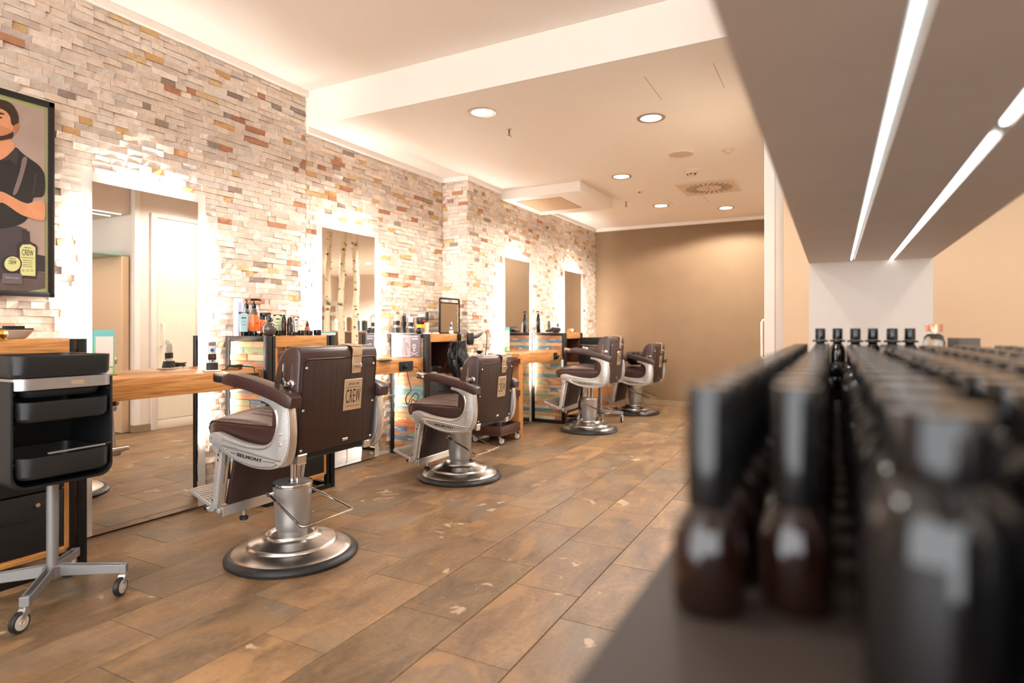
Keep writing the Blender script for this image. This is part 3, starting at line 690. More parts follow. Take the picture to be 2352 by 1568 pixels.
def barber_chair(label, loc):
    t = thing('barber_chair', label, 'barber chair', loc, 0, 'brown barber chairs in a row')
    low, up = [], []
    def P(o, upper=True):
        (up if upper else low).append(o); return o
    # ---- pedestal
    P(MB().lathe([(0.262,0.034),(0.285,0.036),(0.300,0.028),(0.310,0.014),(0.309,0.003),(0.303,0.0),(0.0005,0.0)], n=64, cap=False).build('rubber_ring', RUBBER, t), 0)
    P(MB().lathe([(0.278,0.034),(0.262,0.046),(0.225,0.058),(0.212,0.064),(0.206,0.075),(0.196,0.080),(0.145,0.094),(0.128,0.103),(0.122,0.114),(0.112,0.117),(0.104,0.112),(0.096,0.104),(0.070,0.103)], n=64, cap=False).build('base_disc', STAIN, t), 0)
    P(MB().lathe([(0.068,0.095),(0.068,0.130),(0.076,0.131)], n=40, cap=False).build('collar', PUMP, t), 0)
    P(MB().lathe([(0.074,0.128),(0.077,0.132),(0.092,0.338),(0.094,0.344),(0.094,0.352),(0.088,0.356),(0.02,0.357)], n=48, cap=False).build('pump_housing', PUMP, t), 0)
    P(MB().lathe([(0.0935,0.340),(0.0955,0.344),(0.0955,0.353),(0.0935,0.3565)], n=48, cap=False).build('chrome_band', CHROME, t), 0)
    pb = P(MB().tube([(-0.035,-0.10,0.312),(-0.02,-0.112,0.306),(0.05,-0.128,0.283),(0.14,-0.15,0.255),(0.235,-0.172,0.222),(0.250,-0.170,0.219),(0.258,-0.158,0.219),(0.258,0.13,0.219),(0.252,0.142,0.220),(0.235,0.145,0.222),(0.06,0.118,0.283),(0.0,0.10,0.306)], 0.0058, 10).build('pump_pedal', CHROME, t), 0)
    MB().lathe([(0.0005,-0.012),(0.012,-0.012),(0.012,0.012),(0.0005,0.012)], (-0.035,-0.103,0.312), 12, 'y', cap=False).build('pivot', CHROME, pb)
    P(MB().tube([(0,0,0.20),(0,0,0.51)], 0.0155, 14).build('piston', CHROME, t))
    P(MB().tube([(0.035,0.0,0.34),(0.045,0.0,0.50)], 0.008, 10).build('guide_rod', CHROME, t))
    P(MB().rbox(-0.16, 0.22, -0.20, 0.20, 0.505, 0.545, 0.008, 1).build('seat_carrier', STEEL, t))
    # ---- side frames, arms
    for s_ in (-1, 1):
        y0, y1 = s_*0.265, s_*0.300
        sf = P(MB().prism(PLATE_OUT, min(y0,y1), max(y0,y1)).build('side_frame', ALU, t, smooth=40, bevel=0.004, seg=2))
        # raised rim along the upper and rear edge, and the belt line
        yo = s_*0.3005
        rim = MB().tube([(x, yo, z) for x, z in [(-0.112,0.600),(-0.065,0.592),(-0.02,0.585),(0.03,0.579),(0.08,0.576),(0.13,0.577),(0.168,0.585),(0.196,0.600),(0.216,0.624),(0.231,0.655),(0.240,0.690),(0.240,0.725),(0.230,0.752)]], 0.0045, 6)
        rim.build('rim_bead', ALUL, sf)
        MB().tube([(-0.118,yo,0.603),(-0.126,yo,0.575),(-0.09,yo,0.555)], 0.0045, 6).build('rim_bead', ALUL, sf)
        MB().tube([(-0.122,yo,0.572),(-0.02,yo,0.565),(0.1,yo,0.552),(0.225,yo,0.541),(0.262,yo,0.541)], 0.0055, 6).build('belt_bead', ALUL, sf)
        MB().tube([(-0.10,yo,0.548),(-0.02,yo,0.518),(0.06,yo,0.503),(0.13,yo,0.499),(0.21,yo,0.507),(0.245,yo,0.524)], 0.0035, 6).build('lower_bead', ALUL, sf)
        MB().prism([(0.298,0.775),(0.303,0.740),(0.308,0.700),(0.310,0.660),(0.307,0.615),(0.298,0.573),(0.284,0.543),(0.264,0.519),(0.268,0.511),(0.292,0.535),(0.306,0.566),(0.315,0.61),(0.318,0.66),(0.316,0.70),(0.311,0.742),(0.305,0.775)], min(s_*0.262,s_*0.303), max(s_*0.262,s_*0.303)).build('rear_band', ALUL, sf, bevel=0.002)
        for q in ((0.258,0.607),(0.260,0.653)):
            MB().lathe([(0.0005,s_*0.006),(0.006,s_*0.004),(0.007,0)], (q[0], s_*0.300, q[1]), 10, 'y', cap=False).build('bolt', CHROME, sf)
        MB().lathe([(0.0005,s_*0.003),(0.004,s_*0.002),(0.0045,0)], (-0.192, s_*0.300, 0.598), 10, 'y', cap=False).build('bolt', CHROME, sf)
        MB().lathe([(0.0005,-0.016),(0.026,-0.016),(0.026,0.016),(0.0005,0.016)], (-0.178, s_*0.272, 0.560), 18, 'y', cap=False).build('knuckle', ALU, sf)
        # embossed maker's lettering
        mtx = facing((0.065 if s_ < 0 else 0.065, s_*0.3012, 0.533), (1, 0, -0.085) if s_ < 0 else (-1, 0, 0.085), (0.085, 0, 1))
        text('lettering', 'BELMONT', 0.0205, mtx, INK, sf, 0.0014, sx=1.62, space=1.1, bold=0.0004)
        MB().box(-0.06, -0.022, s_*0.3005, s_*0.3018, 0.5425, 0.5445).box(0.152, 0.225, s_*0.3005, s_*0.3018, 0.5255, 0.5275).build('lettering_rule', INK, sf, smooth=0)
        # arm pad: a bar that sags a little towards the rear
        path = [(-0.10,0.872),(-0.06,0.873),(0.0,0.868),(0.08,0.855),(0.16,0.838),(0.24,0.817),(0.31,0.797),(0.335,0.788)]
        secs = []
        for k, (x, z) in enumerate(path):
            h = 0.046 if k == 0 else (0.056 if k < 6 else (0.062 if k == 6 else 0.044)); wd = 0.074 if 0 < k < 7 else 0.060
            secs.append([(x + pz*0.12, s_*0.283+py, z+pz) for py, pz in rounded_rect(wd, h, 0.010)])
        ap = P(MB().loft(secs).build('arm_pad', LEATHER, t, smooth=50))
        MB().tube([(x, s_*(0.283)-0.034, z+0.0235) for x, z in path[1:-1]], 0.0028, 6).build('piping', PIPING, ap)
        MB().tube([(x, s_*(0.283)+0.034, z+0.0235) for x, z in path[1:-1]], 0.0028, 6).build('piping', PIPING, ap)
        secs = []
        for x, z, wd, h in ((-0.096,0.872,0.056,0.040),(-0.13,0.876,0.062,0.044),(-0.158,0.880,0.064,0.046),(-0.163,0.880,0.054,0.038)):
            secs.append([(x, s_*0.283+py, z+pz) for py, pz in rounded_rect(wd, h, 0.008)])
        P(MB().loft(secs).build('arm_tip', CHROME, t, smooth=40))
        MB().rbox(0.13, 0.30, s_*0.283-0.014, s_*0.283+0.014, 0.776, 0.80, 0.004, 1).build('arm_bracket', STEEL, ap)
    # ---- seat cushion: crowned top with pleats at the rear half
    NX, NY = 24, 14
    x0, x1, hw = -0.285, 0.185, 0.252
    def zt_(i, j):
        a = i/NX; b = abs(2*j/NY-1)
        z = 0.670 + 0.050*(1-b**2.2)*(math.sin(PI*min(1, a*0.75+0.14)))
        if a > 0.42 and b < 0.8: z -= 0.004*abs(math.sin(j*PI/1.0 + 0.0))
        if a < 0.13: z -= 0.020*(1-a/0.13)**2
        return z
    v = []; f = []
    for i in range(NX+1):
        for j in range(NY+1):
            inset = 0.012 if i == 0 else 0
            v.append((x0+(x1-x0)*i/NX, (-hw+2*hw*j/NY)*(1-0.05*max(0, 1-i/2.5)**2), zt_(i, j)))
    W_ = NY+1
    for i in range(NX):
        for j in range(NY): f.append((i*W_+j, (i+1)*W_+j, (i+1)*W_+j+1, i*W_+j+1))
    rim_i = [i*W_ for i in range(NX+1)] + [NX*W_+j for j in range(1, NY+1)] + [i*W_+NY for i in range(NX-1, -1, -1)] + [j for j in range(NY-1, 0, -1)]
    n0 = len(v)
    def side_bottom(p):
        a = (p[0]-x0)/(x1-x0)
        return 0.584 if a < 0.9 else 0.600
    for k in rim_i: p = v[k]; v.append((p[0]-(0.006 if p[0] < x0+0.01 else 0), p[1]*1.02, p[2]-0.018))
    n1 = len(v)
    for k in rim_i: p = v[k]; v.append((p[0]*0.99, p[1]*0.985, side_bottom(p)))
    m_ = len(rim_i)
    for k in range(m_):
        l = (k+1) % m_
        f.append((rim_i[k], n0+k, n0+l, rim_i[l])); f.append((n0+k, n1+k, n1+l, n0+l))
    f.append(tuple(n1+k for k in range(m_)))
    seat = P(MB().add(v, f).build('seat_cushion', LEATHER, t, smooth=60))
    MB().tube([(v[k][0], v[k][1]*1.005, v[k][2]-0.001) for k in rim_i], 0.0035, 6, closed=True).build('piping', PIPING, seat)
    for j in range(2, NY-1):
        y = -hw+2*hw*(j+0.5)/NY
        pts = []
        for i in range(10, NX, 2):
            za = (zt_(i, j)+zt_(i, j+1))/2; pts.append((x0+(x1-x0)*i/NX, y, za))
        MB().tube(pts, 0.0018, 5).build('pleat_seam', PIPING, seat)
    # ---- backrest (leans back slightly)
    lean = Matrix.Translation((0.235, 0, 0.55)) @ Matrix.Rotation(math.radians(4.5), 4, 'Y')
    bpts = [(0.048,0.0),(0.052,0.20),(0.052,0.43),(0.046,0.458),(0.030,0.472),(0.0,0.475),(-0.028,0.468),(-0.052,0.452),(-0.072,0.426),(-0.086,0.39),(-0.096,0.34),(-0.102,0.27),(-0.105,0.15),(-0.100,0.03),(-0.085,0.0)]
    q = MB().prism(bpts, -0.25, 0.25); q.v = [tuple(lean @ Vector(p)) for p in q.v]
    br = P(q.build('backrest', LEATHER, t, smooth=60, bevel=0.016, seg=3))
    q = MB().prism([(y, z) for y, z in [(-0.232,0.008),(0.232,0.008),(0.232,0.395),(0.214,0.418),(-0.205,0.418),(-0.232,0.392)]], 0.047, 0.0555, 'yz'); q.v = [tuple(lean @ Vector(p)) for p in q.v]
    bp = q.build('back_panel', LEATHT, br, smooth=30, bevel=0.002)
    q = MB().tube([(0.0545,-0.236,0.01),(0.0545,-0.236,0.393),(0.0545,-0.207,0.4215),(0.0545,0.216,0.4215),(0.0545,0.236,0.396),(0.0545,0.236,0.01)], 0.003, 6); q.v = [tuple(lean @ Vector(p)) for p in q.v]
    q.build('panel_piping', PIPING, br)
    for y in (-0.16, -0.08, 0.0, 0.08, 0.16):
        q = MB().tube([(-0.104,y,0.05),(-0.1055,y,0.15),(-0.103,y,0.27),(-0.097,y,0.34)], 0.002, 5); q.v = [tuple(lean @ Vector(p)) for p in q.v]; q.build('front_seam', PIPING, br)
    for y in (-0.165, -0.115, -0.062, -0.03, 0.0, 0.06, 0.11, 0.165):
        q = MB().box(0.0552, 0.0558, y-0.0006, y+0.0006, 0.01, 0.415); q.v = [tuple(lean @ Vector(p)) for p in q.v]
        q.build('panel_seam', SEAM, br, smooth=0)
    for y, z in ((-0.215,0.385),(0.215,0.385),(-0.222,0.20),(0.222,0.20),(-0.222,0.025),(0.222,0.025)):
        q = MB().sphere((0.057, y, z), 0.0075, 10, 6); q.v = [tuple(lean @ Vector(p)) for p in q.v]; q.build('dome_screw', CHROME, br)
    # headrest strap plate with its knob, then the name plate
    q = MB().rbox(0.056, 0.0605, 0.065, 0.127, 0.345, 0.432, 0.002, 1).rbox(-0.03, 0.0605, 0.065, 0.127, 0.474, 0.4785, 0.002, 1).prism([(0.0605,0.425),(0.0605,0.462),(0.052,0.4785),(0.030,0.4785),(0.030,0.474),(0.046,0.472),(0.056,0.458),(0.056,0.425)], 0.065, 0.127)
    q.v = [tuple(lean @ Vector(p)) for p in q.v]; sp = q.build('headrest_bracket', PLATE, br, smooth=40)
    q = MB().lathe([(0.013,0.060),(0.013,0.064),(0.010,0.066),(0.010,0.071),(0.0125,0.073),(0.0125,0.079),(0.0005,0.081)], (0,0.098,0.385), 16, 'x', cap=False)
    q.v = [tuple(lean @ Vector(p)) for p in q.v]; q.build('headrest_knob', CHROME, sp)
    q = MB().rbox(0.0565, 0.0595, 0.022, 0.142, 0.170, 0.318, 0.0014, 1); q.v = [tuple(lean @ Vector(p)) for p in q.v]
    npl = q.build('name_plate', PLATE, br, smooth=0)
    for s, sz, z, sx, spc in (('AMERICAN', 0.016, 0.294, 0.52, 1.95), ('CREW', 0.094, 0.234, 0.34, 1.16)):
        text('lettering', s, sz, lean @ facing((0.0597, 0.082, z), (0,1,0), (0,0,1)), INK, npl, 0.0004, sx=sx, space=spc)
    for z in (0.279, 0.190):
        q = MB().box(0.0590, 0.0602, 0.034, 0.130, z-0.001, z+0.001); q.v = [tuple(lean @ Vector(p)) for p in q.v]; q.build('lettering_rule', INK, npl, smooth=0)
    for y in (0.030, 0.134):
        for z in (0.178, 0.310):
            q = MB().lathe([(0.0005,0.0612),(0.003,0.0608),(0.0035,0.0592)], (0,y,z), 8, 'x', cap=False); q.v = [tuple(lean @ Vector(p)) for p in q.v]; q.build('screw', CHROME, npl)
    q = MB().rbox(0.0565, 0.059, 0.03, 0.065, 0.028, 0.040, 0.001, 1); q.v = [tuple(lean @ Vector(p)) for p in q.v]; q.build('maker_tag', ALUL, br, smooth=0)
    # recline lever on both flanks
    for s_ in (-1, 1):
        q = MB().lathe([(0.018,0.25*s_),(0.018,0.256*s_),(0.010,0.259*s_),(0.010,0.272*s_),(0.0005,0.273*s_)], (0.012,0,0.315), 18, 'y', cap=False)
        q.v = [tuple(lean @ Vector(p)) for p in q.v]; lv = q.build('recline_lever', CHROME, br)
        q = MB().prism([(-0.016,0.335),(-0.004,0.318),(-0.013,0.272),(-0.020,0.266),(-0.027,0.272),(-0.032,0.318),(-0.022,0.335),(-0.020,0.40),(-0.015,0.40)], 0.270*s_, 0.277*s_)
        q.add(*[MB().box(-0.016, 0.014, 0.266*s_, 0.272*s_, 0.305, 0.325).v, MB().box(-0.016,0.014,0.266*s_,0.272*s_,0.305,0.325).f])
        q.v = [tuple(lean @ Vector(p)) for p in q.v]; q.build('lever_handle', CHROME, lv, smooth=20)
        q = MB().rbox(0.02, 0.056, s_*0.19, s_*0.232, -0.034, 0.004, 0.004, 1); q.v = [tuple(lean @ Vector(p)) for p in q.v]; q.build('hinge', ALUL, br)
    P(MB().rbox(0.19, 0.275, -0.20, 0.20, 0.522, 0.552, 0.006, 1).build('back_support', STEEL, t))
    # ---- leg rest and footplate
    for s_ in (-1, 1):
        y = s_*0.252
        lg = P(MB().prism([(-0.205,0.555),(-0.160,0.562),(-0.205,0.300),(-0.214,0.262),(-0.232,0.244),(-0.262,0.240),(-0.288,0.246),(-0.290,0.262),(-0.262,0.264),(-0.246,0.280),(-0.240,0.310)], y-0.012, y+0.012).build('footrest_leg', ALU, t, smooth=40, bevel=0.003))
        for q in ((-0.190,0.515),(-0.193,0.49),(-0.232,0.30)):
            MB().lathe([(0.0005,s_*0.016),(0.006,s_*0.015),(0.007,s_*0.011)], (q[0], y, q[1]), 10, 'y', cap=False).build('bolt', CHROME, lg)
        P(MB().tube([(-0.165,s_*0.225,0.535),(-0.212,s_*0.225,0.275)], 0.008, 8).build('link_rod', CHROME, t))
        P(MB().tube([(-0.275,s_*0.24,0.256),(-0.275,s_*0.272,0.256)], 0.010, 10).build('footplate_pin', CHROME, t))
    P(MB().prism([(-0.150,0.555),(-0.132,0.552),(-0.205,0.265),(-0.226,0.268)], -0.205, 0.205).build('calf_pad', LEATHT, t, bevel=0.004))
    ang = math.radians(19)
    fpm = Matrix.Translation((-0.255, 0, 0.258)) @ Matrix.Rotation(ang, 4, 'Y')
    q = MB().rbox(-0.178, 0.050, -0.25, 0.25, -0.012, 0.010, 0.004, 1); q.v = [tuple(fpm @ Vector(p)) for p in q.v]
    fp = P(q.build('footplate', ALU, t, smooth=30))
    for k in range(13):
        x = -0.168+k*0.0172
        q = MB().box(x-0.0048, x+0.0048, -0.246, 0.246, 0.009, 0.0135); q.v = [tuple(fpm @ Vector(p)) for p in q.v]; q.build('tread_rib', ALUL, fp, smooth=0)
    MB().box(-0.214, -0.204, -0.23, 0.23, 0.214, 0.262).build('rear_lip', ALUL, fp, smooth=0, bevel=0.002)
    ft = P(MB().tube([(-0.225,-0.10,0.245),(-0.225,-0.10,0.185)], 0.008, 10).build('stop_foot', SILVER, t))
    MB().lathe([(0.0005,0.163),(0.018,0.164),(0.021,0.172),(0.021,0.180),(0.014,0.186),(0.0005,0.187)], (-0.225,-0.10,0), 18, cap=False).build('rubber_pad', RUBBER, ft)
    t['_up'] = 1
    return t, [o.name for o in up]
ch, upper = barber_chair('brown barber chair nearest the camera, raised high on its silver pedestal', (-2.335, 2.115, 0))
del ch['_up']
def chair_copy(label, loc, drop, rz=0.0):
    c = copy_tree(ch); c['label'] = label; c.location = loc; c.rotation_euler = (0, 0, rz)
    names = [o.name for o in ch.children]; kids = list(c.children)
    for src, k in zip(names, kids):
        if src in upper: k.location.z -= drop
    return c
chair_copy('brown barber chair second from the camera, lowered, in front of the cape-hung cabinet', (-2.455, 3.80, 0), 0.11)
chair_copy('brown barber chair third from the camera, raised on a thin piston', (-2.34, 6.19, 0), 0.0, math.radians(2))
chair_copy('brown barber chair furthest back by the taupe wall, black cape on its seat', (-2.29, 7.76, 0), 0.11, math.radians(-1))

# ================================================================== TROLLEYS
def castor(parent, x, y, ang, wheel_r=0.037):
    o = MB().tube([(0,0,0.088),(0,0,0.072)], 0.007, 8).prism([(-0.004,0.078),(0.012,0.080),(0.034,0.045),(0.026,0.030),(0.010,0.052),(-0.006,0.062)], -0.014, 0.014).build('castor', SILVER, parent)
    o.location = (x, y, 0); o.rotation_euler = (0, 0, ang)
    w_ = MB().lathe([(0.026,-0.011),(0.034,-0.011),(wheel_r,-0.007),(wheel_r,0.007),(0.034,0.011),(0.026,0.011)], (0.024,0,wheel_r), 26, 'y', cap=False).build('tyre', RUBBER, o)
    MB().lathe([(0.0005,-0.012),(0.008,-0.0155),(0.011,-0.013),(0.027,-0.0118),(0.027,0.0118),(0.011,0.013),(0.008,0.0155),(0.0005,0.012)], (0.024,0,wheel_r), 26, 'y', cap=False).build('wheel_hub', mat('castor_hub', (206, 198, 188), 0.45), o)
    return o
def tray(parent, y0, y1, x0, x1, z0, z1, m_, name='tray'):
    def outline(k, r):
        pts = rounded_rect((x1-x0)-2*k, (y1-y0)-2*k, r, 5); return [((x0+x1)/2+p[0], (y0+y1)/2+p[1]) for p in pts]
    o1, o2, i1 = outline(0.010, 0.045), outline(0.0, 0.05), outline(0.008, 0.044)
    b = MB().loft([[(x,y,z0) for x,y in o1], [(x,y,z0+0.012) for x,y in outline(0.002, 0.049)], [(x,y,z1) for x,y in o2], [(x,y,z1) for x,y in i1], [(x,y,z0+0.010) for x,y in outline(0.016, 0.04)]], cap=True)
    return b.build(name, m_, parent, smooth=35)
def trolley(label, loc, rz):
    """local frame: front = +x, trays run along y"""
    t = thing('salon_trolley', label, 'trolley', loc, rz, 'black salon trolleys on castors')
    MB().tube([(0,0.03,0.11),(0,0.03,0.52)], 0.021, 20).build('column', GREYM, t)
    MB().lathe([(0.024,0.09),(0.034,0.095),(0.034,0.14),(0.024,0.142)], (0,0.03,0), 20).build('hub', GREYM, t)
    for k, a in enumerate((43, 137, 223, 317)):
        q = math.radians(a); R = 0.255
        lg = MB().prism([(0.02,0.10),(0.245,0.088),(0.262,0.088),(0.262,0.120),(0.245,0.122),(0.02,0.145)], -0.015, -0.011).prism([(0.02,0.10),(0.245,0.088),(0.262,0.088),(0.262,0.120),(0.245,0.122),(0.02,0.145)], 0.011, 0.015).box(0.02, 0.26, -0.012, 0.012, 0.100, 0.106).box(0.245, 0.268, -0.016, 0.016, 0.086, 0.122)
        l = lg.build('base_arm', GREYM, t, bevel=0.0015, seg=1); l.location = (0, 0.03, 0); l.rotation_euler = (0, 0, q)
        castor(t, R*math.cos(q), 0.03+R*math.sin(q), math.radians((-60, -130, -80, -70)[k]))
    # rounded shell: back, two sides and floor
    ol = [(-0.175+0.0, 0.90)] 
    prof = [(-0.178,0.905)] + [(-0.178+0.05-0.05*math.cos(math.radians(a)), 0.50+0.05-0.05*math.sin(math.radians(a))) for a in range(0, 91, 15)] + [(0.178-0.05+0.05*math.sin(math.radians(a)), 0.50+0.05-0.05*math.cos(math.radians(a))) for a in range(0, 91, 15)] + [(0.178,0.905)]
    inner = [(y*0.945, z+0.010 if z < 0.9 else z) for y, z in prof]
    outl = prof + inner[::-1]
    MB().prism(outl, -0.15, 0.155, 'yz').build('shell', BLACKP, t, smooth=30, bevel=0.002)
    MB().box(-0.152, -0.142, -0.168, 0.168, 0.515, 0.90).build('back_panel', BLACKP, t)
    for y in (-0.166, 0.158):
        for z in (0.735, 0.60, 0.86):
            MB().box(-0.13, 0.145, y, y+0.008, z-0.006, z+0.002).build('runner', BLACKP, t, smooth=0)
    tray(t, -0.178, 0.172, -0.168, 0.182, 0.918, 0.998, TRAYM)
    hb = MB().loft([[(x, y, z) for x, y in [((p[0]), (p[1]-0.0)) for p in rounded_rect(0.33, 0.345, 0.05, 5)]] for z in (0.872, 0.874, 0.912, 0.914)]).build('handle_bar', SILVER, t, smooth=35)
    hb.location = (0.016, 0.0, 0)
    MB().box(0.1805, 0.1820, 0.01, 0.055, 0.884, 0.900).build('maker_label', PLATE, t, smooth=0)
    tray(t, -0.140, 0.140, -0.12, 0.162, 0.842, 0.866, TRAYM, 'inner_tray')
    tray(t, -0.158, 0.160, -0.128, 0.186, 0.752, 0.826, TRAYM)
    tray(t, -0.158, 0.160, -0.128, 0.190, 0.540, 0.620, TRAYM)
    return t
trolley('black salon trolley with stacked trays at the left edge, silver handle bar', (-2.80, 1.27, 0), 0.0)
trolley('black salon trolley between the third chair and the far cabinet', (-2.455, 6.82, 0), math.radians(-22))
# comb in the lowest tray
t = thing('comb', 'black tail comb with a silver spine in the lowest trolley tray', 'comb', (-2.625, 1.31, 0.627), math.radians(4))
MB().box(-0.005, 0.005, -0.11, 0.10, 0.0, 0.006).build('spine', SILVER, t, bevel=0.0015)
MB().tube([(0,0.09,0.004),(0,0.13,0.006)], 0.004, 6).build('tail', BLACKP, t)
# brown wooden cart ---------------------------------------------------------------
t = thing('wooden_cart', 'dark brown wooden tool cart on castors beside the stone pier', 'cart', (-2.95, 5.19, 0))
for nm, z, h in (('bottom_tray', 0.085, 0.09), ('middle_tray', 0.43, 0.06), ('top_tray', 0.755, 0.05)):
    tr = MB().box(-0.17, 0.19, -0.21, 0.195, z, z+0.014).build(nm, DWOOD, t, bevel=0.001)
    for a in ((-0.17,0.19,-0.21,-0.196),(-0.17,0.19,0.181,0.195),(-0.17,-0.156,-0.195,0.18),(0.176,0.19,-0.195,0.18)):
        MB().box(*a, z+0.0145, z+h).build('rim_board', DWOOD, tr, bevel=0.001)
for x, y in ((-0.15,-0.19),(-0.15,0.165),(0.155,-0.19)):
    MB().box(x, x+0.02, y, y+0.02, 0.10, 0.755).build('upright', DWOOD, t, smooth=0)
for x, y in ((-0.14,-0.17),(-0.14,0.15),(0.15,-0.17),(0.15,0.15)): castor(t, x, y, 0.7).scale = (0.95, 0.95, 0.95)
MB().rbox(-3.10, -2.83, 5.03, 5.22, 0.104, 0.42, 0.01, 1).build('black_case', BLACKP).name = 'tool_case'
tag(bpy.data.objects['tool_case'], 'black boxy case standing in the bottom tray of the brown cart', 'case')

# ================================================================== DISPLAY SHELF IN THE FOREGROUND
ds = thing('display_shelf', 'lit product shelf running past the camera with a taupe canopy', 'shelf', (0.1, 1.2, 0))
def dsp(mb, name, m_, parent=ds, **k):
    o = mb.build(name, m_, parent, **k); o.matrix_parent_inverse = Matrix.Translation((-0.1, -1.2, 0)) if parent is ds else Matrix(); return o
ZC = 1.371; YE = 2.80
cano = MB().box(-0.0893, 0.337, -0.45, YE, ZC+0.012, ZC+0.05)
# underside boards, split around the two light channels
for x0, x1 in ((-0.0893, 0.0575), (0.0735, 0.1935), (0.2085, 0.337)): cano.box(x0, x1, -0.45, YE, ZC, ZC+0.0125)
dsp(cano, 'canopy', CANOPY, smooth=0)
for x in (0.0655, 0.201):
    dsp(MB().box(x-0.008, x+0.008, -0.45, YE-0.002, ZC+0.006, ZC+0.0115), 'light_channel', mat('channel_profile', (205, 205, 200), 0.4, 0.4), smooth=0)
beads = MB()
for k in range(150):
    y = 0.05+0.0182*k
    beads.rbox(0.0655-0.0045, 0.0655+0.0005, y-0.0055, y+0.0055, ZC+0.0015, ZC+0.0058, 0.0012, 1)
dsp(beads, 'led_beads', LEDC, smooth=0)['kind'] = 'stuff'
dsp(MB().box(0.1975, 0.2045, 0.05, 1.02, ZC+0.001, ZC+0.0058), 'led_strip', LEDC, smooth=0)
dsp(MB().box(0.1975, 0.2045, 1.08, YE-0.003, ZC+0.001, ZC+0.0058), 'led_strip', LEDC, smooth=0)
dsp(MB().box(-0.089, 0.337, YE, YE+0.025, 0.0, ZC+0.05), 'end_panel', mat('shelf_end_white', (222, 208, 196), 0.6), smooth=0)
dsp(MB().rbox(-0.13, 0.42, 0.12, YE-0.001, 0.875, 0.905, 0.004, 1), 'shelf_board', mat('shelf_taupe', (60, 49, 42), 0.65), smooth=30)
dsp(MB().box(-0.10, 0.39, 0.16, YE-0.002, 0.0, 0.874), 'cupboard_base', mat('shelf_base_taupe', (140, 116, 98), 0.6), smooth=0)
for k in range(4):
    dsp(MB().box(-0.112, -0.1005, 0.165+0.658*k, 0.165+0.658*k+0.652, 0.02, 0.86), 'cupboard_door', mat('shelf_base_taupe', (140, 116, 98)), bevel=0.002)

AMBER = mat('amber_glass', (28, 12, 7), 0.06, coat=0.6)
BLKG = mat('black_gloss', (16, 15, 15), 0.10, coat=0.5)
CAPM = mat('black_cap', (18, 17, 17), 0.16, coat=0.3)
LABELM = mat('cream_label', (206, 196, 178), 0.5)
DARKL = mat('dark_label', (22, 19, 18), 0.4)
TEALL = mat('teal_label', (150, 190, 190), 0.5)
SHZ = 0.9055
def bottle_mesh(kind):
    if kind == 'amber':
        return [('body', [(0.0005,0),(0.022,0.0),(0.0245,0.004),(0.0245,0.048),(0.021,0.062),(0.0145,0.070),(0.0125,0.074)], AMBER), ('cap', [(0.0150,0.072),(0.0154,0.074),(0.0154,0.151),(0.0145,0.155),(0.0005,0.155)], CAPM)]
    if kind == 'tall':
        return [('body', [(0.0005,0),(0.020,0.0),(0.0225,0.004),(0.0225,0.125),(0.020,0.140),(0.0125,0.150),(0.0115,0.157)], AMBER), ('cap', [(0.0135,0.163),(0.0138,0.165),(0.0138,0.193),(0.0128,0.196),(0.0005,0.196)], CAPM), ('collar', [(0.0195,0.156),(0.021,0.157),(0.021,0.161),(0.0195,0.162),(0.0005,0.1625)], CAPM)]
    if kind == 'black':
        return [('body', [(0.0005,0),(0.031,0.0),(0.034,0.005),(0.034,0.096),(0.030,0.112),(0.019,0.120),(0.018,0.124)], BLKG), ('cap', [(0.0215,0.120),(0.022,0.122),(0.022,0.152),(0.0205,0.155),(0.0005,0.1545)], CAPM)]
    if kind == 'jar':
        return [('body', [(0.0005,0),(0.034,0.0),(0.037,0.005),(0.037,0.06),(0.034,0.066)], BLKG), ('cap', [(0.038,0.063),(0.039,0.066),(0.039,0.098),(0.037,0.101),(0.0005,0.101)], CAPM)]
PROTO = {}
def product(kind, x, y, z, label, group, rz=0.0):
    key = kind
    if key not in PROTO:
        t = thing('product_bottle' if kind != 'jar' else 'product_jar', label, 'bottle' if kind != 'jar' else 'jar', (x, y, z), rz, group)
        for nm, prof, m_ in bottle_mesh(kind):
            MB().lathe(prof, n=28, cap=False).build(nm, m_, t, smooth=40)
        r = {'amber':0.0247,'tall':0.0227,'black':0.0342,'jar':0.0372}[kind]; z0, z1 = {'amber':(0.01,0.044),'tall':(0.03,0.105),'black':(0.02,0.085),'jar':(0.012,0.05)}[kind]
        lb = MB(); n = 9
        v = [(r*math.cos(PI+0.9*(i/n-0.5)*2), r*math.sin(PI+0.9*(i/n-0.5)*2), zz) for zz in (z0, z1) for i in range(n+1)]
        lb.add(v, [(i, i+1, n+2+i, n+1+i) for i in range(n)])
        lb.build('label', {'tall': TEALL}.get(kind, DARKL), t, smooth=60)
        PROTO[key] = t; return t
    c = copy_tree(PROTO[key]); c['label'] = label; c['group'] = group; c.location = (x, y, z); c.rotation_euler = (0, 0, rz); return c
ORD = ['nearest'] + 'second third fourth fifth sixth seventh eighth ninth tenth eleventh twelfth thirteenth fourteenth fifteenth sixteenth seventeenth eighteenth nineteenth twentieth twenty-first twenty-second twenty-third twenty-fourth twenty-fifth twenty-sixth'.split()
G1 = 'dark amber bottles in files along the aisle side of the shelf'
for r_, (x, nm, ys) in enumerate(((-0.076, 'aisle-edge file', 0.44), (-0.024, 'second file', 0.47))):
    k = 0; y = ys
    while y < 1.83:
        product('amber', x+random.uniform(-.002,.002), y, SHZ, '%s amber bottle from the camera in the %s of the shelf' % (ORD[k], nm), G1, random.uniform(0, 6))
        y += 0.064; k += 1
G2 = 'wide black bottles on the wall side of the display shelf'
